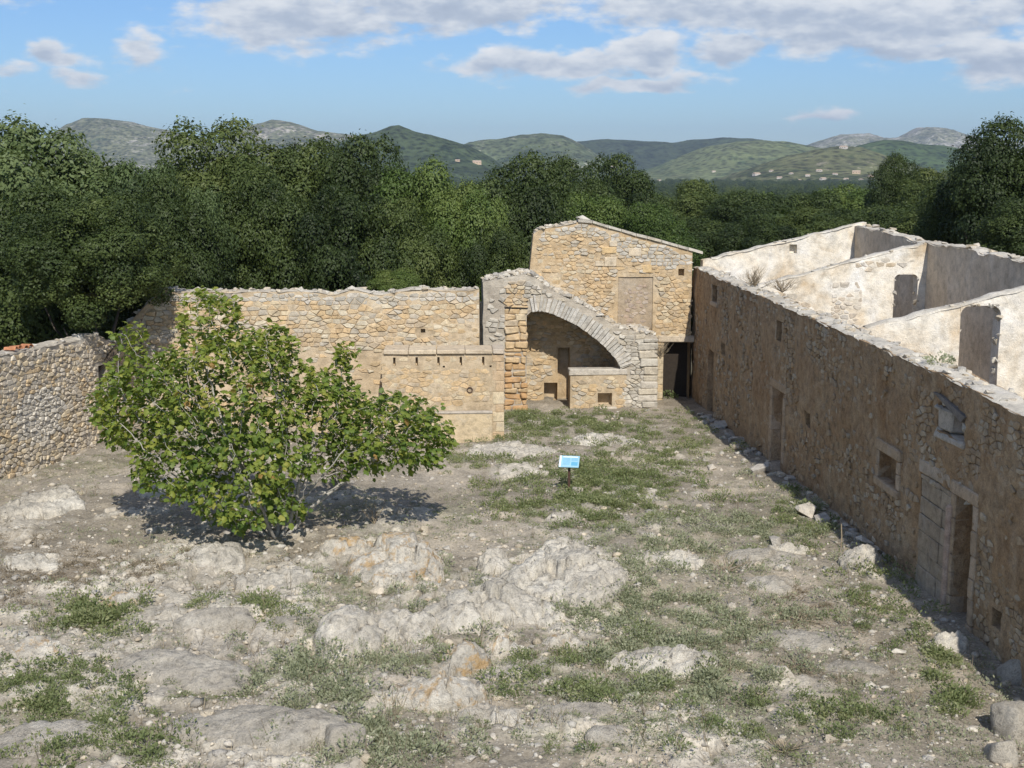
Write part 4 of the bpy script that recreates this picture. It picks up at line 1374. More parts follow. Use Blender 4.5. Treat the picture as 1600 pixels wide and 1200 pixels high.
# ------------------------------------------------------------------ trees
def leaf_cloud(P, Nrm, size, rng, aspect=.55, fold=.25):
    """P (n,3) leaf centres, Nrm (n,3) normals -> diamond leaves (4 verts, 1 quad)"""
    n = len(P)
    t = rng.normal(size=(n, 3))
    t -= Nrm * np.sum(t * Nrm, 1, keepdims=True)
    t /= np.linalg.norm(t, axis=1, keepdims=True) + 1e-9
    b = np.cross(Nrm, t)
    s = (size * rng.uniform(.65, 1.35, n))[:, None]
    V = np.stack([P - t * s * .5, P + b * s * aspect * .5 + Nrm * s * fold * .3, P + t * s * .5, P - b * s * aspect * .5 + Nrm * s * fold * .3], 1)
    return V.reshape(-1, 3)
def unit(v):
    return v / (np.linalg.norm(v, axis=-1, keepdims=True) + 1e-9)
def crown_geo(seed, nblob, nleaf, size, blobr=(.13, .34), loose=1.0):
    rng = np.random.default_rng(seed)
    # clumps spread evenly over the crown, at several depths
    k_ = np.arange(nblob) + .5
    ph, th = np.arccos(1 - 1.72 * k_ / nblob), math.pi * (1 + 5 ** .5) * k_
    d = np.stack([np.cos(th) * np.sin(ph), np.sin(th) * np.sin(ph), np.cos(ph)], -1)
    d = unit(d + rng.normal(size=d.shape) * .16)
    rad = rng.uniform(.50, .84, nblob)
    C = d * rad[:, None]
    C *= (1 + .22 * fbm(C + seed, 1.5, 2, seed))[:, None]
    r = rng.uniform(*blobr, nblob)
    k = rng.choice(nblob, nleaf, p=r ** 2 / np.sum(r ** 2))
    e = unit(rng.normal(size=(nleaf, 3)) + d[k] * .55 + np.array([0, 0, .25]))
    sq = np.array([1, 1, .85])
    P = C[k] + e * sq * (r[k] * rng.uniform(.84, 1.03, nleaf) * (1 + loose * .42 * fbm(e * 2.6 + C[k] * 9, 1.7, 3, seed + 3)))[:, None]
    sp = rng.random(nleaf) < .06
    P[sp] += unit(e[sp] + np.array([0, 0, .6])) * (rng.uniform(.02, .08, sp.sum()))[:, None]
    Nr = unit(e * 1.0 + rng.normal(size=P.shape) * .42 + np.array([0, 0, .25]))
    V = leaf_cloud(P, Nr, size, rng)
    bc = rng.uniform(0, 1, nblob)
    c = np.repeat(np.clip(.6 * bc[k] + .4 * rng.random(len(P)), 0, 1), 4)
    Fq = np.arange(len(V)).reshape(-1, 4)
    return V, Fq, np.stack([c, c, c], -1), C, r
def crown_mesh(name, seed, nblob, nleaf, size, mat, **kw):
    V, Fq, c, C, r = crown_geo(seed, nblob, nleaf, size, **kw)
    # loose inner leaves keep the sky from showing through the whole crown
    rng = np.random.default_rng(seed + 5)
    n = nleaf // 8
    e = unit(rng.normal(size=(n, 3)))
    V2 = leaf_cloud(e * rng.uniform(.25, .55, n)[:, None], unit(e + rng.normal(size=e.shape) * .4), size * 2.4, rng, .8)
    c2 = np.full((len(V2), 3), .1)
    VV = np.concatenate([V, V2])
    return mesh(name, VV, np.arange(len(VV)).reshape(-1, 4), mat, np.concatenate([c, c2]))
CROWN = {'oak': [crown_mesh('crown', 100 + i, 84, 60000, .038, OAK) for i in range(3)],
         'mid': [crown_mesh('crown', 120 + i, 66, 46000, .040, OAKM) for i in range(2)],
         'pale': [crown_mesh('crown', 140 + i, 60, 36000, .049, CAROB, loose=1.5) for i in range(2)]}
def tube(path, rads, sides=6):
    path = [Vector(p) for p in path]
    V, Fc = [], []
    for i, p in enumerate(path):
        d = (path[min(i + 1, len(path) - 1)] - path[max(i - 1, 0)]).normalized()
        a = d.orthogonal().normalized()
        b = d.cross(a)
        for k in range(sides):
            t = 2 * math.pi * k / sides
            V.append(tuple(p + (a * math.cos(t) + b * math.sin(t)) * rads[i]))
    for i in range(len(path) - 1):
        for k in range(sides):
            a, b = i * sides + k, i * sides + (k + 1) % sides
            Fc.append((a, b, b + sides, a + sides))
    return V, Fc
def trunk_mesh(name, h, r, seed, mat):
    rn = random.Random(seed)
    V, Fc = [], []
    def add(path, rads):
        v, f = tube(path, rads, 8)
        o = len(V)
        V.extend(v)
        Fc.extend([tuple(i + o for i in q) for q in f])
    p = [(rn.uniform(-.1, .1) * k * .3, rn.uniform(-.1, .1) * k * .3, -.4 + (h * .55 + .4) * k / 5) for k in range(6)]
    add(p, [r * (1.5 if k == 0 else 1.1 - .09 * k) for k in range(6)])
    for b in range(7):
        a = b * 2.4 + rn.random()
        z0 = h * rn.uniform(.28, .5)
        L = h * rn.uniform(.3, .48)
        add([(0, 0, z0), (math.cos(a) * L * .4, math.sin(a) * L * .4, z0 + L * .35), (math.cos(a) * L * .75, math.sin(a) * L * .75, z0 + L * .7), (math.cos(a) * L * .9, math.sin(a) * L * .9, z0 + L)], [r * .6, r * .42, r * .26, r * .1])
    return mesh(name, np.array(V), Fc, mat, None, True)
TRUNKS = [trunk_mesh('trunk', 1.0, .035, i, BARKD) for i in range(3)]
TREES = [  # px, py of the top, distance, width px, kind, lowest visible py, name, label
    (60, 184, 60, 280, 'pale', 520, 'broadleaf_tree', 'pale green broadleaf tree filling the upper left corner of the wood'),
    (205, 232, 59, 170, 'pale', 520, 'broadleaf_tree', 'pale rounded tree just right of the corner tree, under the bare hill'),
    (35, 290, 52, 280, 'oak', 620, 'holm_oak', 'dark holm oak crown at the left edge above the roof tiles'),
    (255, 285, 55, 190, 'oak', 600, 'holm_oak', 'dark holm oak behind the shaded broken end of the back wall'),
    (150, 290, 47.2, 230, 'oak', 520, 'holm_oak', 'big dark oak overhanging the head of the left wall and its far corner'),
    (300, 275, 57, 120, 'pale', 560, 'broadleaf_tree', 'narrow grey-green drooping tree above the top of the fig'),
    (345, 198, 67, 270, 'oak', 560, 'holm_oak', 'tall wide holm oak with ragged top left of the wood centre'),
    (478, 196, 69, 220, 'oak', 560, 'holm_oak', 'tall holm oak with twin pointed tops above the back wall'),
    (418, 262, 60, 200, 'oak', 620, 'holm_oak', 'dark lower holm oak between the fig top and the tall oaks'),
    (568, 222, 68, 190, 'oak', 560, 'holm_oak', 'holm oak just left of the dark conical hill'),
    (535, 272, 59.5, 190, 'oak', 620, 'holm_oak', 'dark low oak directly behind the middle of the back wall'),
    (655, 244, 66, 190, 'mid', 600, 'holm_oak', 'brighter green oak below the dark conical hill'),
    (628, 318, 60, 150, 'oak', 600, 'holm_oak', 'deep green oak behind the dip in the back wall'),
    (622, 418, 57, 95, 'mid', 500, 'shrub', 'small bright shrub showing over the dip in the back wall'),
    (812, 240, 70, 190, 'oak', 600, 'holm_oak', 'tall dark holm oak behind the left edge of the gable'),
    (728, 280, 63, 165, 'mid', 620, 'holm_oak', 'bright leafy oak left of the tallest dark oak by the gable'),
    (772, 330, 61, 130, 'oak', 600, 'holm_oak', 'dark low oak directly behind the top of the arch pier'),
    (895, 258, 86, 150, 'oak', 520, 'holm_oak', 'holm oak whose round top stands above the gable peak'),
    (962, 262, 100, 170, 'oak', 470, 'holm_oak', 'dark oak at the start of the far valley view'),
    (925, 312, 78, 160, 'mid', 480, 'holm_oak', 'mid green oak directly behind the gable peak'),
    (1028, 330, 76, 130, 'mid', 480, 'holm_oak', 'small yellowish green oak behind the sloping coping of the gable'),
    (1085, 300, 112, 170, 'oak', 450, 'holm_oak', 'oak in the middle distance over the gable slope'),
    (1105, 345, 84, 170, 'oak', 470, 'holm_oak', 'dark oak behind the low end of the gable coping'),
    (1165, 312, 105, 170, 'oak', 450, 'holm_oak', 'oak behind the first white cross wall, left one'),
    (1190, 352, 82, 150, 'oak', 460, 'holm_oak', 'low oak close behind the left end of the white cross wall'),
    (1245, 304, 112, 180, 'oak', 450, 'holm_oak', 'broad oak below the hillside village'),
    (1275, 338, 84, 170, 'oak', 450, 'holm_oak', 'dark oak close behind the rising white cross wall'),
    (1325, 300, 120, 170, 'mid', 440, 'holm_oak', 'lighter oak in the middle distance right of the village'),
    (1365, 325, 86, 180, 'oak', 450, 'holm_oak', 'dark oak behind the corner of the white cross wall and spine wall'),
    (1411, 254, 98, 95, 'oak', 420, 'holm_oak', 'slender dark tree standing above the wood on the right'),
    (1458, 282, 94, 140, 'oak', 430, 'holm_oak', 'oak beside the slender dark tree on the right'),
    (1455, 330, 72, 170, 'oak', 450, 'holm_oak', 'dark oak close behind the spine wall of the range'),
    (1592, 184, 62, 200, 'oak', 470, 'holm_oak', 'tall very dark oak at the right edge of the view'),
    (1518, 255, 65, 150, 'oak', 470, 'holm_oak', 'dark oak left of the tall oak at the right edge'),
    (1620, 300, 56, 180, 'oak', 480, 'holm_oak', 'dark oak foliage low at the right edge above the spine wall'),
]
rnd = random.Random(33)
for i, (px, py, D, wpx, kind, plow, nm, lab) in enumerate(TREES):
    tp = atY(px, py - (14 if 880 < px < 1500 else 0), D)
    lw = atY(px, plow, D).z
    zg = gh1(tp.x, D)
    lw = max(lw, zg + .6)
    rx = wpx * D / FPX / 2 * 1.06
    rz = (tp.z - lw) / 2
    t = thing(nm, lab, 'shrub' if nm == 'shrub' else 'tree', (tp.x, D, zg), 'trees of the wood behind the walls' if nm != 'shrub' else None)
    k = CROWN[kind]
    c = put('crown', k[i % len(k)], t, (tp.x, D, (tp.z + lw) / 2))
    c.scale = (rx * 1.04, rx * rnd.uniform(.9, 1.05), rz * .95)
    c.rotation_euler = (0, 0, rnd.uniform(0, 6.3))
    tr = put('trunk', TRUNKS[i % 3], t, (tp.x, D, zg))
    hh_ = tp.z - zg
    tr.scale = (hh_ * .55, hh_ * .55, hh_ * .66)

# the far wood: one mass of crowns, instanced over the falling ground
def gn_scatter(obj, insts, seed):
    """instances one of a few meshes on every vertex, scaled by the 'sz' attribute"""
    ng = bpy.data.node_groups.new('scatter', 'GeometryNodeTree')
    ng.interface.new_socket('Geometry', in_out='INPUT', socket_type='NodeSocketGeometry')
    ng.interface.new_socket('Geometry', in_out='OUTPUT', socket_type='NodeSocketGeometry')
    gi = ng.nodes.new('NodeGroupInput')
    go = ng.nodes.new('NodeGroupOutput')
    jn = ng.nodes.new('GeometryNodeJoinGeometry')
    at_ = ng.nodes.new('GeometryNodeInputNamedAttribute')
    at_.data_type = 'FLOAT_VECTOR'
    at_.inputs[0].default_value = 'sz'
    wh = ng.nodes.new('GeometryNodeInputNamedAttribute')
    wh.data_type = 'INT'
    wh.inputs[0].default_value = 'which'
    rv = ng.nodes.new('FunctionNodeRandomValue')
    rv.data_type = 'FLOAT_VECTOR'
    rv.inputs[1].default_value = (0, 0, 6.28)
    for k, ob in enumerate(insts):
        oi = ng.nodes.new('GeometryNodeObjectInfo')
        oi.inputs[0].default_value = ob
        oi.inputs['As Instance'].default_value = True
        cmp_ = ng.nodes.new('FunctionNodeCompare')
        cmp_.data_type = 'INT'
        cmp_.operation = 'EQUAL'
        ng.links.new([s for s in wh.outputs if s.enabled][0], cmp_.inputs[2])
        cmp_.inputs[3].default_value = k
        ip = ng.nodes.new('GeometryNodeInstanceOnPoints')
        ng.links.new(gi.outputs[0], ip.inputs['Points'])
        ng.links.new(cmp_.outputs[0], ip.inputs['Selection'])
        ng.links.new([s for s in oi.outputs if s.name == 'Geometry'][0], ip.inputs['Instance'])
        ng.links.new(rv.outputs[0], ip.inputs['Rotation'])
        ng.links.new([s for s in at_.outputs if s.enabled][0], ip.inputs['Scale'])
        ng.links.new(ip.outputs[0], jn.inputs[0])
    ng.links.new(jn.outputs[0], go.inputs[0])
    md = obj.modifiers.new('scatter', 'NODES')
    md.node_group = ng
FARC = []
for i in range(4):
    o = bpy.data.objects.new('far_crown', crown_mesh('far_crown', 160 + i, 34, 4200, .11, FAROAK, blobr=(.2, .36)))
    FARC.append(o)
rng = np.random.default_rng(5)
pts, szs = [], []
def sow(r0, r1, n, size):
    r_ = np.sqrt(rng.uniform(r0 ** 2, r1 ** 2, n))
    a_ = rng.uniform(-.5, .5, n)
    x, y = r_ * np.sin(a_), r_ * np.cos(a_)
    z = ground_h(x, y)
    s_ = size * rng.uniform(.7, 1.3, n)
    gap = fbm(xyz(x, y), .004, 3, 15) > -.25 - (r_ < 700)
    for k in range(n):
        if gap[k]:
            pts.append((x[k], y[k], z[k] + s_[k] * .85))
            szs.append((s_[k], s_[k], s_[k] * rng.uniform(.85, 1.25)))
sow(86, 170, 560, 3.9)
sow(170, 420, 3400, 4.3)
sow(420, 1000, 7000, 5.0)
sow(1000, 3000, 9000, 6.5)
# further trees right behind the nearest rows close the wood on the left
me = bpy.data.meshes.new('far_wood')
me.from_pydata(pts, [], [])
a = me.attributes.new('sz', 'FLOAT_VECTOR', 'POINT')
a.data.foreach_set('vector', np.array(szs, np.float32).ravel())
a = me.attributes.new('which', 'INT', 'POINT')
a.data.foreach_set('value', rng.integers(0, 4, len(pts)).astype(np.int32))
fw = put('far_wood', me)
gn_scatter(fw, FARC, 1)
tag(fw, 'distant oak wood spreading over the valley to the hills', 'wood', kind='stuff')

# ------------------------------------------------------------------ far houses
ter_i = [2, 3, 5, 7, 8]
def terrain(x, y):
    z = base_h(x, y)
    for i in ter_i:
        hx, _, D, Wd = HD[i]
        ok = (x > hx[0]) & (x < hx[-1]) & (y > D - Wd * 1.25) & (y < D + Wd)
        z = np.where(ok, np.maximum(z, hill_h(i, x, y)), z)
    return z
HOUSE_W = mat_simple('pale_house_wall', (.66, .60, .52), .9, .3, .1, 0)
HOUSE_O = mat_simple('ochre_house_wall', (.58, .44, .30), .9, .3, .1, 0)
HOUSE_R = mat_simple('house_roof', (.50, .38, .28), .9, .3, .2, 0)
HOUSE_D = mat_simple('house_window', (.06, .06, .06), .5, .3, .1, 0)
HOUSES = [(985, 263, 22, 'low pale house row at the foot of the light green hill, left'), (1003, 265, 16, 'pale house right beside the row at the foot of the light green hill'), (960, 262, 16, 'leftmost pale house below the dark flat-topped hill'),
          (745, 256, 22, 'ochre farmhouse low below the conical hill'), (715, 252, 12, 'small ochre house at the foot of the conical hill'), (1030, 283, 10, 'small white house in the valley trees left'), (1065, 282, 9, 'small pale house in the valley trees, centre'),
          (1115, 269, 10, 'lone small house on the lower slope of the light green hill'), (1182, 274, 18, 'bright white house left of the village'), (1205, 268, 10, 'small house at the left end of the village'), (1218, 279, 13, 'low house below the left end of the village'),
          (1236, 272, 10, 'pale house in the lower left of the village'), (1262, 275, 12, 'pale house near the village middle, lower row'), (1280, 268, 14, 'cream house in the middle of the village'), (1286, 281, 16, 'wide house at the village foot'),
          (1305, 273, 12, 'small cream house right of the village middle'), (1318, 232, 18, 'single white house on the hilltop above the village'), (1322, 281, 12, 'house at the village foot, right of the wide house'), (1338, 271, 20, 'large ochre house at the right of the village'),
          (1345, 282, 10, 'small house at the right foot of the village'), (1360, 276, 12, 'pale house right of the large ochre house'), (1250, 283, 10, 'low white house in the valley before the village'), (1388, 287, 14, 'long low house in the valley right of the village'), (1480, 284, 12, 'white house in the valley near the dark right trees')]
for i, (px, py, w_, lab) in enumerate(HOUSES):
    a, yy, zz = ray(px, py)
    T = np.linspace(1800, 6000, 1400)
    xx, yv, zv = a * T, yy * T, CAMH + zz * T
    tz = terrain(xx, yv)
    hit = np.where(zv < tz)[0]
    t = T[hit[0]] if len(hit) else 3000
    x, y = a * t, yy * t
    z = float(terrain(np.array([x]), np.array([y]))[0])
    wm = w_ * y / FPX
    wm *= .6
    hm = max(2.3, wm * .22)
    dm = wm * .7
    h = thing('house', lab, 'house', (x, y, z), 'houses on the far hillside')
    mt = HOUSE_O if 'ochre' in lab else HOUSE_W
    hw, hd = wm / 2, dm / 2
    V = [(-hw, -hd, -3), (hw, -hd, -3), (hw, hd, -3), (-hw, hd, -3), (-hw, -hd, hm), (hw, -hd, hm), (hw, hd, hm), (-hw, hd, hm)]
    hwl = put('wall', mesh('wall', np.array(V), [(0, 1, 5, 4), (1, 2, 6, 5), (2, 3, 7, 6), (3, 0, 4, 7)], mt), h, (x, y, z))
    rh = hm + dm * .22
    V = [(-hw - .4, -hd - .4, hm), (hw + .4, -hd - .4, hm), (hw + .4, hd + .4, hm), (-hw - .4, hd + .4, hm), (-hw, 0, rh), (hw, 0, rh)]
    put('roof', mesh('roof', np.array(V), [(0, 1, 5, 4), (2, 3, 4, 5), (1, 2, 5), (3, 0, 4), (0, 3, 2, 1)], HOUSE_R), h, (x, y, z))
    for k in range(3):
        xw = -hw + (k + .5) * wm / 3
        V = [(xw - .7, -hd - .06, hm * .3), (xw + .7, -hd - .06, hm * .3), (xw + .7, -hd - .06, hm * .75), (xw - .7, -hd - .06, hm * .75), (xw - .7, -hd + .2, hm * .3), (xw + .7, -hd + .2, hm * .3), (xw + .7, -hd + .2, hm * .75), (xw - .7, -hd + .2, hm * .75)]
        put('window', mesh('window', np.array(V), BOXF, HOUSE_D), hwl, (x, y, z))
    h.rotation_euler[2] = random.uniform(-.7, .7)

# ------------------------------------------------------------------ the fig tree, grown towards the light
def grow_fig():
    rng = np.random.default_rng(12)
    base = gp(432, 846)
    base.z = gh1(base.x, base.y)
    D0 = base.y + .3
    lobes = [(350, 612, 150, 108, 2.5, 0, .8), (328, 498, 52, 54, 1.0, .2, .2), (420, 540, 50, 40, 1.0, .1, .12), (240, 625, 98, 88, 1.9, .2, .5), (390, 745, 112, 88, 1.9, -1.0, .6), (300, 710, 95, 78, 1.8, -.5, .45),
             (525, 695, 75, 50, 1.4, -.1, .3), (600, 672, 108, 66, 1.7, .1, .75), (655, 690, 55, 42, 1.0, 0, .25), (500, 640, 75, 62, 1.5, 0, .35), (537, 560, 26, 28, .45, .2, .07), (445, 790, 45, 40, .9, -.6, .12), (180, 660, 35, 28, .6, 0, .1), (205, 530, 30, 26, .6, .4, .08)]
    A = []
    for (px, py, rx, rz, ry, dy, wgt) in lobes:
        c = atY(px, py, D0 + dy)
        n = int(1250 * wgt)
        e = unit(rng.normal(size=(n, 3))) * (rng.uniform(.25, 1, n) ** .4)[:, None]
        sx = (D0 + dy) / FPX
        A.append(np.array(c) + e * np.array([rx * sx, ry, rz * sx]))
    A = np.concatenate(A)
    A = A[A[:, 2] > .35]
    nodes = [np.array(base) + np.array([0, 0, -.15])]
    par = [-1]
    # several stems leave the stool
    for k, (dx, dy, dz) in enumerate([(-.5, 0, 1), (.1, .2, 1.1), (.6, 0, .9), (-.15, -.6, .8), (.9, .1, .7), (-.9, -.1, .7)]):
        p = 0
        v = unit(np.array([dx, dy, dz]))
        for j in range(3):
            nodes.append(nodes[p] + v * .22)
            par.append(p)
            p = len(nodes) - 1
    P = np.array(nodes)
    step, kill = .17, .26
    alive = np.ones(len(A), bool)
    for it in range(150):
        if alive.sum() < 12:
            break
        Q = A[alive]
        d2 = ((Q[:, None, :] - P[None]) ** 2).sum(-1)
        nn = d2.argmin(1)
        new = []
        for k in np.unique(nn):
            m_ = nn == k
            v = unit(unit(Q[m_] - P[k]).mean(0) + rng.normal(size=3) * .16 + np.array([0, 0, .05]))
            new.append((k, P[k] + v * step))
        base_n = len(P)
        P = np.concatenate([P, np.array([q[1] for q in new])])
        par += [int(q[0]) for q in new]
        nd = ((A[:, None, :] - P[None, base_n:]) ** 2).sum(-1).min(1)
        alive &= nd > kill ** 2
        if len(P) > 9000:
            break
    par = np.array(par)
    w_ = np.zeros(len(P))
    kids = np.zeros(len(P), int)
    for i in range(len(P) - 1, 0, -1):
        if kids[i] == 0:
            w_[i] = 1
        w_[par[i]] += w_[i]
        kids[par[i]] += 1
    rad = .0062 * np.maximum(w_, 1) ** .46
    return base, P, par, rad, kids, rng
fig_base, FP, fpar, frad, fkids, frng = grow_fig()
FT = thing('fig_tree', 'wide spreading fig tree with lobed yellow-green leaves and pale branches', 'tree', fig_base)
def limb_mesh(sel, sides):
    V, Fc = [], []
    for i in sel:
        a, b = Vector(FP[fpar[i]]), Vector(FP[i])
        d = (b - a)
        if d.length < 1e-5:
            continue
        d.normalize()
        u_ = d.orthogonal().normalized()
        v_ = d.cross(u_)
        o = len(V)
        for (p, r_) in ((a, min(frad[fpar[i]], frad[i] * 1.5)), (b + d * frad[i] * .3, frad[i])):
            for k in range(sides):
                t = 2 * math.pi * k / sides
                V.append(tuple(p + (u_ * math.cos(t) + v_ * math.sin(t)) * r_))
        for k in range(sides):
            Fc.append((o + k, o + (k + 1) % sides, o + sides + (k + 1) % sides, o + sides + k))
    return np.array(V), Fc
thick_ = [i for i in range(1, len(FP)) if frad[i] > .035]
thin_ = [i for i in range(1, len(FP)) if frad[i] <= .035]
lf = np.array(fig_base)
V, Fc = limb_mesh(thick_, 8)
put('trunk', mesh('trunk', V - lf, Fc, BARK, None, True), FT, lf)
V, Fc = limb_mesh(thin_, 5)
put('branches', mesh('branches', V - lf, Fc, BARK, None, True), FT, lf)['kind'] = 'stuff'
# lobed leaf: outline points and a raised middle
LO = np.array([(0, 0), (.16, -.06), (.40, .10), (.30, .26), (.52, .46), (.34, .56), (.27, .74), (.0, 1.0), (-.27, .74), (-.34, .56), (-.52, .46), (-.30, .26), (-.40, .10), (-.16, -.06)])
LF = [(14, i, (i + 1) % 14) for i in range(14)]
def leaf_shape(curl):
    z = -curl * (LO[:, 0] ** 2 * 1.3 + (LO[:, 1] - .35) ** 2 * .7)
    v = np.concatenate([np.stack([LO[:, 0], LO[:, 1], z], -1), [[0, .36, .04]]])
    return v
shapes = [leaf_shape(c) for c in (.35, .8, 1.3)]
tips = np.array([i for i in range(1, len(FP)) if frad[i] < .0105])
LP, LM = [], []
ctr = FP.mean(0)
for i in tips:
    nl = frng.integers(9, 15) if fkids[i] == 0 else frng.integers(1, 5)
    d = unit(FP[i] - FP[fpar[i]])
    for k in range(nl):
        out = unit(d * .5 + frng.normal(size=3) * .8 + unit(FP[i] - ctr) * .5 + np.array([0, -.1, -.05]))
        out[2] = min(out[2], .5) - .25
        out = unit(out)
        nrm = unit(np.array([0, 0, 1.0]) + frng.normal(size=3) * .45 + unit(FP[i] - ctr) * .45)
        x_ = unit(np.cross(out, nrm))
        n_ = np.cross(x_, out)
        s_ = frng.uniform(.10, .205)
        LP.append(FP[i] + out * .04 + frng.normal(size=3) * .09)
        LM.append(np.stack([x_, out, n_], 0) * s_)
LP, LM = np.array(LP), np.array(LM)
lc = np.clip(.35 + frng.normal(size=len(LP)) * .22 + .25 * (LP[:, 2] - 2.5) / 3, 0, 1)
lc[frng.random(len(LP)) < .035] = 1.0
si = frng.integers(0, 3, len(LP))
dist = np.linalg.norm(LP - np.array([0, 0, CAMH]), axis=1) - 2.2 * np.linalg.norm(LM[:, 0], axis=1) * 6
big = np.argsort(dist)[:300]
isbig = np.zeros(len(LP), bool)
isbig[big] = True
for i in big:
    put('leaf', mesh('leaf', shapes[si[i]] @ LM[i], LF, FIG, (lc[i],) * 3), FT, LP[i])
rest = np.where(~isbig)[0]
AV = np.concatenate([shapes[si[i]] @ LM[i] + LP[i] for i in rest])
LFa = np.array(LF)
AF = (LFa[None] + (np.arange(len(rest)) * 15)[:, None, None]).reshape(-1, 3)
o = put('foliage', mesh('foliage', AV - lf, AF, FIG, np.repeat(lc[rest], 15)[:, None].repeat(3, 1)), FT, lf)
o['kind'] = 'stuff'
print('fig nodes', len(FP), 'leaves', len(LP))

# ------------------------------------------------------------------ rock outcrops of the court
OUT = [  # px, py, half width px, half height px, height m, turn, lichen, label
    (622, 890, 72, 42, .62, .1, 1, 'orange-lichened limestone hump in front of the fig tree'),
    (885, 918, 104, 46, .56, -.35, 0, 'largest pale limestone ridge, highest in the middle of the court'),
    (805, 955, 92, 32, .5, -.2, 0, 'pale rock shelf directly in front of the largest limestone ridge'),
    (705, 965, 56, 36, .6, -.3, 0, 'pale upright rock left of the rock shelf'),
    (632, 988, 58, 34, .5, .0, 0, 'broad pale rock left of the upright rock'),
    (552, 1005, 56, 34, .45, .2, 0, 'leftmost pale rock of the long ridge in the court'),
    (722, 1030, 46, 34, .5, -.7, 1, 'tilted rock with orange lichen in front of the upright rock'),
    (685, 1092, 96, 26, .38, -.1, 1, 'low brownish rock below the tilted lichened rock'),
    (290, 1052, 118, 36, .42, -.25, 2, 'long low white-grey rock at the lower left'),
    (400, 1150, 150, 40, .3, -.1, 2, 'wide flat grey slab along the bottom edge, left of the round boulder'),
    (190, 948, 36, 20, .38, .2, 1, 'small rock with orange top at the far left'),
    (775, 886, 28, 20, .42, 0, 0, 'squarish grey block left of the largest ridge'),
    (1022, 1036, 92, 24, .28, -.2, 0, 'low pale slab right of the bare earth patch at lower centre'),
    (1245, 1000, 98, 24, .3, -.25, 2, 'long smooth grey slab with dry twigs on the right'),
    (1190, 876, 62, 20, .3, -.2, 2, 'grey rock above the smaller dark slab on the right'),
    (1192, 918, 52, 15, .22, -.2, 2, 'smaller dark grey slab above the long smooth slab'),
    (1340, 880, 34, 19, .45, -.1, 0, 'rounded boulder near the shaded wall, beside a thin stake'),
    (1232, 860, 28, 9, .25, 0, 0, 'small rounded rock among the weeds left of the boulder by the stake'),
    (70, 795, 60, 24, .5, .15, 0, 'craggy rock at the foot of the left wall'),
    (90, 1150, 100, 40, .35, .2, 2, 'grey-brown rock in the lower left corner'),
    (75, 1030, 58, 24, .42, .2, 1, 'dark rock with a lichen spot at the left edge'),
    (1474, 1004, 36, 16, .32, -.3, 0, 'pale stone mound on the ground by the near doorway'),
    (935, 692, 62, 10, .3, 0, 0, 'pale rock ledge in front of the arch grass'),
    (800, 708, 70, 10, .22, 0, 0, 'low rock ledge in front of the trough wall corner'),
    (250, 768, 34, 16, .35, 0, 0, 'beige earthy rock left under the fig tree'),
    (335, 882, 50, 18, .3, .2, 0, 'low rock at the left front of the fig tree shadow'),
    (440, 915, 60, 18, .3, .1, 0, 'broken rock directly in front of the fig tree shadow'),
    (340, 985, 70, 16, .3, -.1, 2, 'jagged grey rock between the lower left slab and the fig'),
    (455, 985, 48, 17, .35, 0, 2, 'grey pitted rock left of the ridge end'),
    (60, 880, 60, 16, .25, .1, 0, 'flat rock at the left edge among brown dry weeds'),
    (540, 865, 40, 14, .25, 0, 1, 'small orange-stained rock at the right front of the fig shadow'),
    (880, 868, 45, 13, .3, 0, 0, 'low rounded rock behind the largest ridge'),
    (1060, 880, 60, 14, .18, -.1, 0, 'flat pale rock patch right of the largest ridge'),
    (900, 1120, 70, 16, .16, 0, 2, 'faint flat rock patch near the bottom centre'),
    (1330, 1050, 60, 10, .12, -.3, 2, 'thin flat stone patch below the long grey slab'),
    (800, 1012, 42, 14, .28, -.2, 1, 'small orange-tinged rock right of the tilted lichened rock'),
    (875, 1005, 46, 14, .26, -.4, 1, 'short brownish rock in front of the rock shelf'),
    (760, 1125, 60, 16, .2, -.1, 0, 'low rock patch below the brownish rock at centre bottom'),
    (960, 1160, 50, 12, .14, 0, 2, 'flat stone patch at the bottom right of centre'),
]
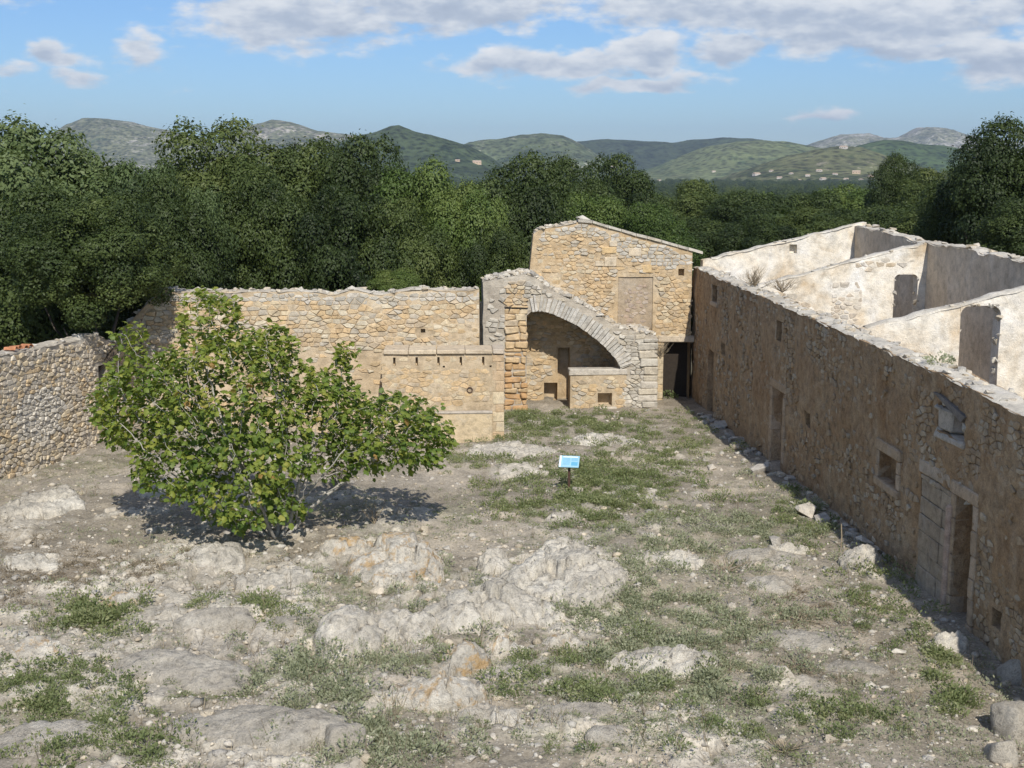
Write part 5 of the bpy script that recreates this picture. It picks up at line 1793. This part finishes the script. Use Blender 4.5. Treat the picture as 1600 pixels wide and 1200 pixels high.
def outcrop_mesh(a, b, h, seed, mat, res, smooth=0):
    nx_, ny_ = int(max(30, min(110, 2 * a / res))), int(max(24, min(90, 2 * b / res)))
    x, y = np.meshgrid(np.linspace(-1.35, 1.35, nx_), np.linspace(-1.35, 1.35, ny_))
    P = np.stack([x * a, y * b, np.full_like(x, seed * 3.1)], -1)
    edge = 1 + .34 * fbm(P, 1.5 / max(a, .4) + .5, 4, seed)
    r = np.hypot(x, y) / edge
    dome = np.clip(1 - r ** 2.4, -1, 1)
    dome = np.sign(dome) * np.abs(dome) ** .5
    L_ = max(a, b)
    wob1, wob2 = .22 * fbm(P, 1.6, 3, seed + 21), .22 * fbm(P + 9, 1.6, 3, seed + 22)
    g1, e1_, r1_ = blocks(x * a + wob1 + seed * 3.7, y * b * .9 + wob2, 1.15, seed + 40, .5, .07)
    g2, e2_, r2_ = blocks(x * a + wob1 + seed * 1.9, y * b * .9 + wob2, 3.1, seed + 41, .55, .10)
    pits = fbm(P, 5.5, 4, seed + 8, .7, True)
    slope = .24 * y + .26 * x * (1 if seed % 3 else -1)
    kk = 1 - .72 * smooth
    z = h * dome * (.70 - .22 * kk + kk * .60 * g1 + slope) + (dome > 0) * (kk * .10 * g2 + .075 * pits * (1 - .45 * smooth)) - .05
    z = np.where(dome < 0, -.16 - .9 * np.abs(dome), z)
    z = z - sm(1.12, 1.33, np.maximum(np.abs(x), np.abs(y))) * (h * 1.6 + .7)
    ox = .10 * fbm(P + 31, 3.0, 3, seed + 3)
    oy = .10 * fbm(P + 57, 3.0, 3, seed + 4)
    V = np.stack([x * a + ox, y * b + oy, z], -1).reshape(-1, 3)
    idx = np.arange(nx_ * ny_).reshape(ny_, nx_)
    Fq = np.stack([idx[:-1, :-1], idx[:-1, 1:], idx[1:, 1:], idx[1:, :-1]], -1).reshape(-1, 4)
    return mesh('rock_outcrop', V, Fq, mat, None, False)
for i, (px, py, hw, hh_, h, rz, li, lab) in enumerate(OUT):
    n_ = gp(px, py + hh_ * .85)
    D = n_.y
    a = hw * D / FPX * 1.08
    # the screen height shows the height and the depth on the ground
    f_ = gp(px, max(py - hh_, 640))
    b = max(.22, ((f_.y - D) - h * 1.7) / 2, hw * D / FPX * .38)
    cx, cy = gp(px, py).x, D + b * .95
    o = put('rock_outcrop', outcrop_mesh(a, b, h * 1.02 + .05, 10 + i, ROCKL if li == 1 else ROCKG if li == 2 else ROCK, .038, 1 if li == 2 else 0), None, (cx, cy, gh1(cx, cy) - .03))
    o.rotation_euler[2] = rz * .6
    tag(o, lab, 'rock', 'rock outcrops in the courtyard')
def boulder_mesh(seed):
    me = chip_mesh('boulder', 500 + seed, ROCKG, (.5, .46, .4))
    bm = bmesh.new()
    bm.from_mesh(me)
    bmesh.ops.subdivide_edges(bm, edges=bm.edges[:], cuts=7, use_grid_fill=True)
    bmesh.ops.triangulate(bm, faces=bm.faces[:])
    for _ in range(3):
        bmesh.ops.smooth_vert(bm, verts=bm.verts[:], factor=.5, use_axis_x=True, use_axis_y=True, use_axis_z=True)
    V = np.array([v.co[:] for v in bm.verts])
    k = 1 + .13 * fbm(V + seed, 1.6, 4, seed) + .05 * fbm(V, 6, 3, seed + 2)
    for v, f in zip(bm.verts, k):
        v.co *= f * 1.12
    bm.to_mesh(me)
    bm.free()
    me.polygons.foreach_set('use_smooth', np.ones(len(me.polygons), bool))
    return me
BOULD = [boulder_mesh(k) for k in range(3)]
nbl = 0
for (px, py, sx, sy, sz, rz, lab) in [(540, 1188, .36, .28, .27, .2, 'rounded beige boulder at the bottom edge left of centre'), (902, 776, .24, .2, .16, .4, 'stone leaning at the right of the sign post'),
                                       (862, 765, .16, .13, .09, 0, 'small white stone left of the sign post'), (1585, 1150, .42, .5, .45, .3, 'grey boulder in the bottom right corner at the wall foot'), (1560, 1190, .3, .3, .25, 1.1, 'smaller boulder in front of the bottom right corner boulder'),
                                       (1560, 1000, .3, .34, .34, .5, 'fallen block against the wall right of the near doorway'), (1545, 950, .22, .25, .25, 1.2, 'small fallen block below the round hole in the shaded wall'), (1590, 1060, .34, .4, .36, 2, 'largest fallen block at the foot of the wall on the right edge')]:
    p = gp(px, py)
    nbl += 1
    o = put('boulder', BOULD[nbl % 3], None, (p.x, p.y, gh1(p.x, p.y) + sz * .45))
    o.scale = (sx, sy, sz)
    o.rotation_euler = (0, .1, rz)
    tag(o, lab, 'boulder')

# ------------------------------------------------------------------ loose stones and gravel
rng = np.random.default_rng(91)
def court_ok(x, y):
    s_ = (x - P0.x) * WN.x + (y - P0.y) * WN.y
    l_ = (x - FR_LEFT.O.x) * FR_LEFT.N.x + (y - FR_LEFT.O.y) * FR_LEFT.N.y
    return (s_ < -.15) & (l_ > .15) & (y < 55)
def view_points(n, ymin=690, ymax=1215):
    px = rng.uniform(-20, 1620, n)
    py = rng.uniform(ymin, ymax, n)
    P = gpv(px, py)
    ok = court_ok(P[:, 0], P[:, 1]) & ~((P[:, 0] > -5.3) & (P[:, 0] < -.2) & (P[:, 1] > 47.5))
    return P[ok]
LAB = 'loose pale limestone stone lying on the courtyard ground'
S = []
wfp = np.array([FR_RIGHT.P(u_, 0, d_) for u_, d_ in zip(rng.uniform(-3.5, 26, 90), np.abs(rng.normal(.15, .35, 90)) + .12)])
for p in np.concatenate([wfp, view_points(900, 660)]):
    dens = float(fbm(np.array([[p[0], p[1], 0]]), .35, 3, 17)[0])
    frontfig = math.exp(-(((p[0] + 7) / 6) ** 2 + ((p[1] - 30.5) / 3.2) ** 2))
    wallfoot = math.exp(-(abs((p[0] - P0.x) * WN.x + (p[1] - P0.y) * WN.y + .5) / .4) ** 2) * (p[1] > 30)
    if rng.random() < .22 + dens * .35 + frontfig * .8 + wallfoot * .9:
        S.append((p, wallfoot))
S = S[:70] + [S[70 + k] for k in rng.permutation(len(S) - 70)]
for p, wf in S[:290]:
    s_ = float(rng.lognormal(-2.75, .42)) * (1.5 if wf > .3 else 1) * (.8 + p[1] / 110)
    o = put('loose_stone', ROCKM[int(rng.integers(0, 12))], None, (p[0], p[1], gh1(p[0], p[1]) + s_ * .22))
    o.scale = (s_ * rng.uniform(.9, 1.5), s_ * rng.uniform(.8, 1.3), s_ * rng.uniform(.5, .8))
    o.rotation_euler = (rng.uniform(-.3, .3), rng.uniform(-.3, .3), rng.uniform(0, 6.3))
    wf_ = wf > .3
    zone = ('loose broken stone lying along the foot of the shaded wall', 'loose stones along the shaded wall') if wf_ else \
        ('white loose stone in the rubble strewn in front of the fig tree', 'loose stones in front of the fig tree') if p[0] < -1.5 and 27 < p[1] < 34.5 else \
        ('loose pale stone on the open ground beyond the sign', 'loose stones beyond the sign') if p[1] >= 38.6 else \
        ('loose pale stone among weeds on the right half of the court', 'loose stones on the right half of the court') if p[0] > 1.5 else \
        ('loose pale stone among the rocks on the left half of the foreground', 'loose stones among the foreground rocks')
    tag(o, zone[0], 'stone', zone[1])
# gravel: too many to count
bm = bmesh.new()
bmesh.ops.create_icosphere(bm, subdivisions=1, radius=1)
IV = np.array([v.co[:] for v in bm.verts])
IF = np.array([[v.index for v in f.verts] for f in bm.faces])
bm.free()
GP = view_points(19000, 640)
dens = fbm(GP, .4, 4, 23) + .8 * np.exp(-(((GP[:, 0] + 7) / 7) ** 2 + ((GP[:, 1] - 30.5) / 4) ** 2))
GP = GP[rng.random(len(GP)) < np.clip(.45 + .6 * dens, .06, 1)]
GP[:, 2] = ground_h(GP[:, 0], GP[:, 1])
n = len(GP)
s_ = rng.lognormal(-3.55, .68, n).clip(.008, .12) * (.55 + GP[:, 1] / 60)
an = rng.uniform(0, 6.3, n)
jv = 1 + .3 * rng.normal(size=(n, 12, 1)).clip(-1.5, 1.5) * .6
L = IV[None] * jv * np.stack([s_ * rng.uniform(.8, 1.6, n), s_ * rng.uniform(.7, 1.2, n), s_ * rng.uniform(.45, .8, n)], -1)[:, None, :]
ca, sa = np.cos(an)[:, None], np.sin(an)[:, None]
L = np.stack([L[..., 0] * ca - L[..., 1] * sa, L[..., 0] * sa + L[..., 1] * ca, L[..., 2]], -1)
V = (L + GP[:, None, :] + np.array([0, 0, .006])).reshape(-1, 3)
Fq = (IF[None] + (np.arange(n) * 12)[:, None, None]).reshape(-1, 3)
gc = np.array(ROCKCOL)[rng.integers(0, 6, n)] * rng.uniform(.75, 1.15, n)[:, None]
o = put('gravel', mesh('gravel', V, Fq, STONE, np.repeat(gc, 12, 0)))
tag(o, 'small pale rubble and gravel strewn over the courtyard', 'gravel', kind='stuff')
print('gravel', n)

# ------------------------------------------------------------------ weeds
def clump_geo(rng, P, s, nleaf, flat, lsize):
    """leaves of many low clumps at once: P (n,3), s (n,) radius"""
    n = len(P)
    k = np.repeat(np.arange(n), nleaf)
    a = rng.uniform(0, 6.28, len(k))
    rr_ = np.sqrt(rng.random(len(k)))
    hgt = rng.random(len(k)) * (1 - .6 * rr_)
    Q = P[k] + np.stack([np.cos(a) * rr_ * s[k], np.sin(a) * rr_ * s[k], hgt * s[k] * (1 - flat) * 1.1 + .012], -1)
    d = unit(np.stack([np.cos(a) * rr_, np.sin(a) * rr_, .5 - .4 * flat + .9 * (1 - flat) * rng.random(len(k))], -1) + rng.normal(size=(len(k), 3)) * .35)
    w_ = unit(np.cross(d, rng.normal(size=(len(k), 3))))
    ls = (lsize * rng.uniform(.6, 1.4, len(k)) * np.clip(s[k] / .2, .6, 1.6))[:, None]
    V = np.stack([Q - d * ls * .5, Q + w_ * ls * .22, Q + d * ls * .5 + np.array([0, 0, -.1]) * ls, Q - w_ * ls * .22], 1).reshape(-1, 3)
    c = np.repeat(rng.random(n)[k] * .5 + rng.random(len(k)) * .5, 4)
    return V, np.arange(len(V)).reshape(-1, 4), np.stack([c, c, c], -1)
def patch_points(kinds, n, jitter=1.0):
    out = []
    sel = [g_ for g_ in GREEN if g_[4] in kinds]
    wts = np.array([g_[2] * g_[3] * g_[5] for g_ in sel], float)
    wts /= wts.sum()
    for g_, w_ in zip(sel, wts):
        k = max(2, int(n * w_))
        out.append(gpv(g_[0] + rng.normal(size=k) * g_[2] * .9, np.maximum(g_[1] + rng.normal(size=k) * g_[3] * .9, 640)))
    P = np.concatenate(out)
    ok = court_ok(P[:, 0], P[:, 1]) & (fbm(P, 2.6, 4, 29, .75) > .04)
    P = P[ok]
    P[:, 2] = ground_h(P[:, 0], P[:, 1])
    return P
def weed_stuff(kinds, n, mat, s0, nleaf, flat, lsize, name, lab):
    P = patch_points(kinds, n)
    s = rng.lognormal(math.log(s0), .4, len(P))
    V, Fq, c = clump_geo(rng, P, s, nleaf, flat, lsize)
    tag(put(name, mesh(name, V, Fq, mat, c)), lab, 'ground cover', kind='stuff')
weed_stuff('g', 2900, WEED, .2, 90, .15, .055, 'green_weeds', 'fresh green weeds in front of the arch and around the sign')
weed_stuff('w', 1300, WEED, .19, 100, .1, .052, 'wild_weeds', 'low mixed green weeds in small tufts')
weed_stuff('s', 2000, SAGE, .2, 110, .0, .05, 'grey_weeds', 'grey-green soft weeds between the rocks')
weed_stuff('m', 1300, WEED, .12, 34, .85, .04, 'moss_cover', 'flat moss and seedlings on bare earth')
weed_stuff('d', 1100, STRAW, .12, 50, .4, .05, 'dry_weeds', 'brown dry weeds at the left and on the grey slab')
# scattered seedlings over the whole court
P = view_points(7000, 660)
P = P[fbm(P, .5, 3, 37) + .35 * sm(-4, 3, P[:, 0]) > .0]
P[:, 2] = ground_h(P[:, 0], P[:, 1])
V, Fq, c = clump_geo(rng, P, rng.lognormal(math.log(.1), .5, len(P)), 22, .2, .055)
tag(put('scattered_weeds', mesh('scattered_weeds', V, Fq, SAGE, c)), 'scattered single weeds across the stony ground', 'ground cover', kind='stuff')

# thin dry stalks standing over the court
P = view_points(1500, 690)
P = P[fbm(P, .6, 3, 39) > .0]
P[:, 2] = ground_h(P[:, 0], P[:, 1])
n = len(P) * 3
Q = np.repeat(P, 3, 0) + rng.normal(size=(n, 3)) * np.array([.05, .05, 0])
d = unit(np.stack([rng.normal(size=n) * .35, rng.normal(size=n) * .35, np.ones(n)], -1)) * rng.uniform(.12, .42, n)[:, None]
wv_ = np.stack([rng.normal(size=n), rng.normal(size=n) * .3, np.zeros(n)], -1)
wv_ = unit(wv_) * .006
V = np.stack([Q - wv_, Q + wv_, Q + d + wv_ * .4, Q + d - wv_ * .4], 1).reshape(-1, 3)
c = np.repeat(rng.random(n), 4)
tag(put('dry_stalks', mesh('dry_stalks', V, np.arange(len(V)).reshape(-1, 4), STRAW, np.stack([c, c, c], -1))), 'thin dry grass stalks standing across the court', 'ground cover', kind='stuff')
# single plants one can point to
WM = []
for k in range(4):
    r_ = np.random.default_rng(400 + k)
    V, Fq, c = clump_geo(r_, np.zeros((1, 3)), np.array([1.0]), 150, .15, .16)
    WM.append((V, Fq, c))
def plant_mesh(mat, k):
    V, Fq, c = WM[k]
    return mesh('leaves', V, Fq, mat, c)
PM = {(m_.name, k): plant_mesh(m_, k) for m_ in (WEED, SAGE, STRAW) for k in range(4)}
for i, (px, py, r_, mt, lab) in enumerate([
        (1043, 622, .5, WEED, 'bright green leafy bush at the foot of the dark doorway'), (962, 668, .32, WEED, 'green plant at the foot of the buttress'), (1255, 800, .5, WEED, 'tall green weed clump at the foot of the shaded wall'),
        (1235, 770, .35, WEED, 'weed clump just beyond the tall one by the shaded wall'), (150, 985, .42, WEED, 'round green plant on bare earth at the lower left'), (455, 1035, .4, SAGE, 'grey-green bush right of the long low white-grey rock'),
        (500, 1060, .36, SAGE, 'grey-green bush in front of the leftmost ridge rock'), (1040, 1010, .36, SAGE, 'grey-green clump on the pale slab at lower right of centre'), (1110, 1070, .4, SAGE, 'large grey-green clump right of the low pale slab'),
        (1010, 985, .38, SAGE, 'grey-green clump between the rock shelf and the pale slab'), (60, 1110, .3, WEED, 'grassy tuft at the left edge near the corner rock'), (917, 1180, .22, WEED, 'dark green grass tuft at the bottom edge right of centre'),
        (490, 905, .2, WEED, 'single green sprig in front of the fig tree shadow'), (180, 850, .22, SAGE, 'small dark plant on a white stone left of the fig shadow'), (760, 690 - 8, .2, WEED, 'sprig at the foot of the trough wall corner'),
        (1160, 890, .32, SAGE, 'grey-green bush left of the grey rock on the right'), (1385, 880, .26, WEED, 'weed behind the rounded boulder by the wall'), (1440, 985, .24, WEED, 'weed in the wall shadow beside the near doorway'), (1300, 1120, .4, WEED, 'low green clump on bare earth at the lower right')]):
    p = gp(px, py)
    z = gh1(p.x, p.y)
    t = thing('weed_plant', lab, 'plant', (p.x, p.y, z))
    o = put('leaves', PM[(mt.name, i % 4)], t, (p.x, p.y, z))
    o.scale = (r_, r_, r_ * .9)
    o.rotation_euler[2] = i * 1.3

# ------------------------------------------------------------------ dry shrubs and twigs
def twig_mesh(seed, n, h, spread, r0, mat, flat=False):
    rn = random.Random(seed)
    V, Fc = [], []
    def add(path, rads):
        v, f = tube(path, rads, 4)
        o = len(V)
        V.extend(v)
        Fc.extend([tuple(i + o for i in q) for q in f])
    for k in range(n):
        a = rn.uniform(0, 6.28)
        sp = spread * rn.uniform(.2, 1)
        hh2 = h * rn.uniform(.5, 1) * (1 - .4 * sp / spread)
        p = [(0, 0, 0)]
        for j in range(1, 5):
            t = j / 4
            p.append((math.cos(a) * sp * t ** 1.2 + rn.uniform(-.06, .06) * h, math.sin(a) * sp * t ** 1.2 + rn.uniform(-.06, .06) * h, hh2 * (t if not flat else t * (1.6 - t) * .4) + .01))
        add(p, [r0 * (1 - .2 * j) for j in range(5)])
        for b in range(3):
            i = rn.randint(1, 3)
            q = p[i]
            a2 = a + rn.uniform(-1, 1)
            L_ = h * rn.uniform(.2, .4)
            add([q, (q[0] + math.cos(a2) * L_ * .5, q[1] + math.sin(a2) * L_ * .5, q[2] + L_ * (.5 if not flat else .12)), (q[0] + math.cos(a2) * L_ * .8, q[1] + math.sin(a2) * L_ * .8, q[2] + L_ * (.9 if not flat else .05))], [r0 * .6, r0 * .45, r0 * .25])
    return mesh('stems', np.array(V), Fc, mat, None, True)
def shrub(name, loc, me, lab, cat):
    t = thing(name, lab, cat, loc)
    put('stems', me, t, loc)
    return t
q = fr2.uv(1208, 438)
p = FR1.P(FR1.uv(1208, 440)[0], FR1.uv(1208, 440)[1], .6)
# shrubs rooted in the wall heads of the white room
uS = FR_RIGHT.uv(1185, 462)[0]
ps = FR_RIGHT.P(26.0 - 6.5, topR(19.5), -.35)
for (s_, dd, hgt, sp, lab, sd) in ((21.2, -.5, .95, .75, 'dry twiggy shrub on the wall head at the left of the white rooms', 1), (20.2, -1.35, .7, .75, 'lower dry shrub right of the first one by the white cross wall', 2)):
    z_ = topR(s_) if dd > -.6 else 5.35
    loc = Vector(FR_RIGHT.P(s_, z_, dd))
    shrub('dry_shrub', loc, twig_mesh(sd, 34, hgt, sp, .012, TWIG), lab, 'shrub')
loc = Vector(FR_AR.P(pT[-1][0] + .12, FR_AR.uv(1033, 560)[1], .1))
shrub('dry_shrub', loc, twig_mesh(3, 30, .95, .45, .012, TWIG), 'yellowish dry shrub growing from the buttress beside the dark doorway', 'shrub')
for (px, py, h_, sp, n_, lab, sd) in ((1250, 975, .5, 1.4, 12, 'sprawl of dead brown twigs on the long grey slab', 4), (1135, 905, .5, .8, 8, 'dead twiggy weed left of the dark slab', 5), (1245, 1045, .35, 1.2, 10, 'flat dry brushwood on bare earth below the grey slab', 6),
                                      (585, 825, .8, .4, 6, 'thin dry stalks standing right of the fig trunk', 7), (530, 765, .9, .6, 22, 'grey dry thicket under the right side of the fig', 8), (1225, 1180, .4, .6, 4, 'few dead stalks near the bottom edge on the right', 9)):
    p = gp(px, py)
    p.z = gh1(p.x, p.y)
    shrub('dry_twigs', p, twig_mesh(sd, n_ + 6, h_, sp, .013, TWIG, sd in (4, 6)), lab, 'twigs')
p = gp(1314, 856)
p.z = gh1(p.x, p.y) - .1
v, f = tube([(0, 0, 0), (.01, .02, .4), (-.02, .0, .75)], [.022, .02, .016], 6)
tag(put('stake', mesh('stake', np.array(v), f, TWIG, None, True), None, p), 'thin upright wooden stake beside the boulder near the shaded wall', 'stake')
# cushion plant on the wall head
p = Vector(FR_RIGHT.P(2.4, topR(2.4) + .05, -.45))
t = thing('cushion_plant', 'round olive cushion plant on the wall head of the range', 'plant', p)
o = put('leaves', PM[(SAGE.name, 1)], t, p)
o.scale = (.4, .4, .35)

# ------------------------------------------------------------------ information sign
p = gp(889, 773)
p.z = gh1(p.x, p.y)
SG = thing('information_sign', 'small pale blue information panel on a rusty brown post', 'sign', p)
def local_box(name, parent, loc, sx, sy, sz, mat, rot=(0, 0, 0), bev=.004):
    bm = bmesh.new()
    bmesh.ops.create_cube(bm, size=1)
    bmesh.ops.scale(bm, vec=(sx, sy, sz), verts=bm.verts[:])
    if bev:
        bmesh.ops.bevel(bm, geom=bm.edges[:], offset=bev, segments=2, affect='EDGES')
    me = bpy.data.meshes.new(name)
    bm.to_mesh(me)
    bm.free()
    me.materials.append(mat)
    o = put(name, me, parent, loc)
    o.rotation_euler = rot
    return o
POST = mat_simple('brown_steel', (.075, .042, .03), .6, 20)
PANEL = mat_simple('pale_blue_panel', (.30, .53, .66), .35, 5, .04, .02, .5)
PWHITE = mat_simple('white_print', (.78, .80, .80), .4, 5, .04, 0)
PPRINT = mat_simple('blue_print', (.13, .38, .55), .4, 5, .04, 0)
local_box('post', SG, p + Vector((0, 0, .42)), .075, .05, 1.0, POST)
tilt = (R(38), 0, R(-9))
pc = p + Vector((0, -.02, 1.0))
pan = local_box('panel', SG, pc, .62, .46, .025, PANEL, tilt, .006)
M_ = Euler(tilt).to_matrix()
def on_panel(name, x, y, sx, sy, mat):
    o_ = local_box(name, pan, pc, sx, sy, .003, mat, (0, 0, 0), 0)
    o_.location = (x, y, .0145)
on_panel('white_margin', -.275, 0, .05, .45, PWHITE)
on_panel('title_band', .03, .175, .46, .035, PWHITE)
on_panel('picture', .17, -.09, .2, .14, PPRINT)
for k in range(7):
    on_panel('text_line', -.09, .12 - k * .04, .22, .011, PPRINT)
    if k < 3:
        on_panel('text_line', .17, .12 - k * .04, .2, .011, PPRINT)

# ------------------------------------------------------------------ air between here and the hills
HAZE = True
if HAZE:
    m, N = material('thin_haze')
    pv_ = N.n('VolumePrincipled', {'Color': (.62, .76, 1.0), 'Density': 6.0e-5, 'Anisotropy': .1})
    N.n('OutputMaterial', {'Volume': pv_}, out=None)
    x0, x1, y0, y1, z0, z1 = -12500, 12500, -900, 13500, -48, 420
    V = [(x0, y0, z0), (x1, y0, z0), (x1, y1, z0), (x0, y1, z0), (x0, y0, z1), (x1, y0, z1), (x1, y1, z1), (x0, y1, z1)]
    hz_ = put('haze', mesh('haze', np.array(V), [(3, 2, 1, 0), (4, 5, 6, 7), (0, 1, 5, 4), (1, 2, 6, 5), (2, 3, 7, 6), (3, 0, 4, 7)], m))
    tag(hz_, 'thin blue haze in the air towards the hills', 'haze', kind='stuff')
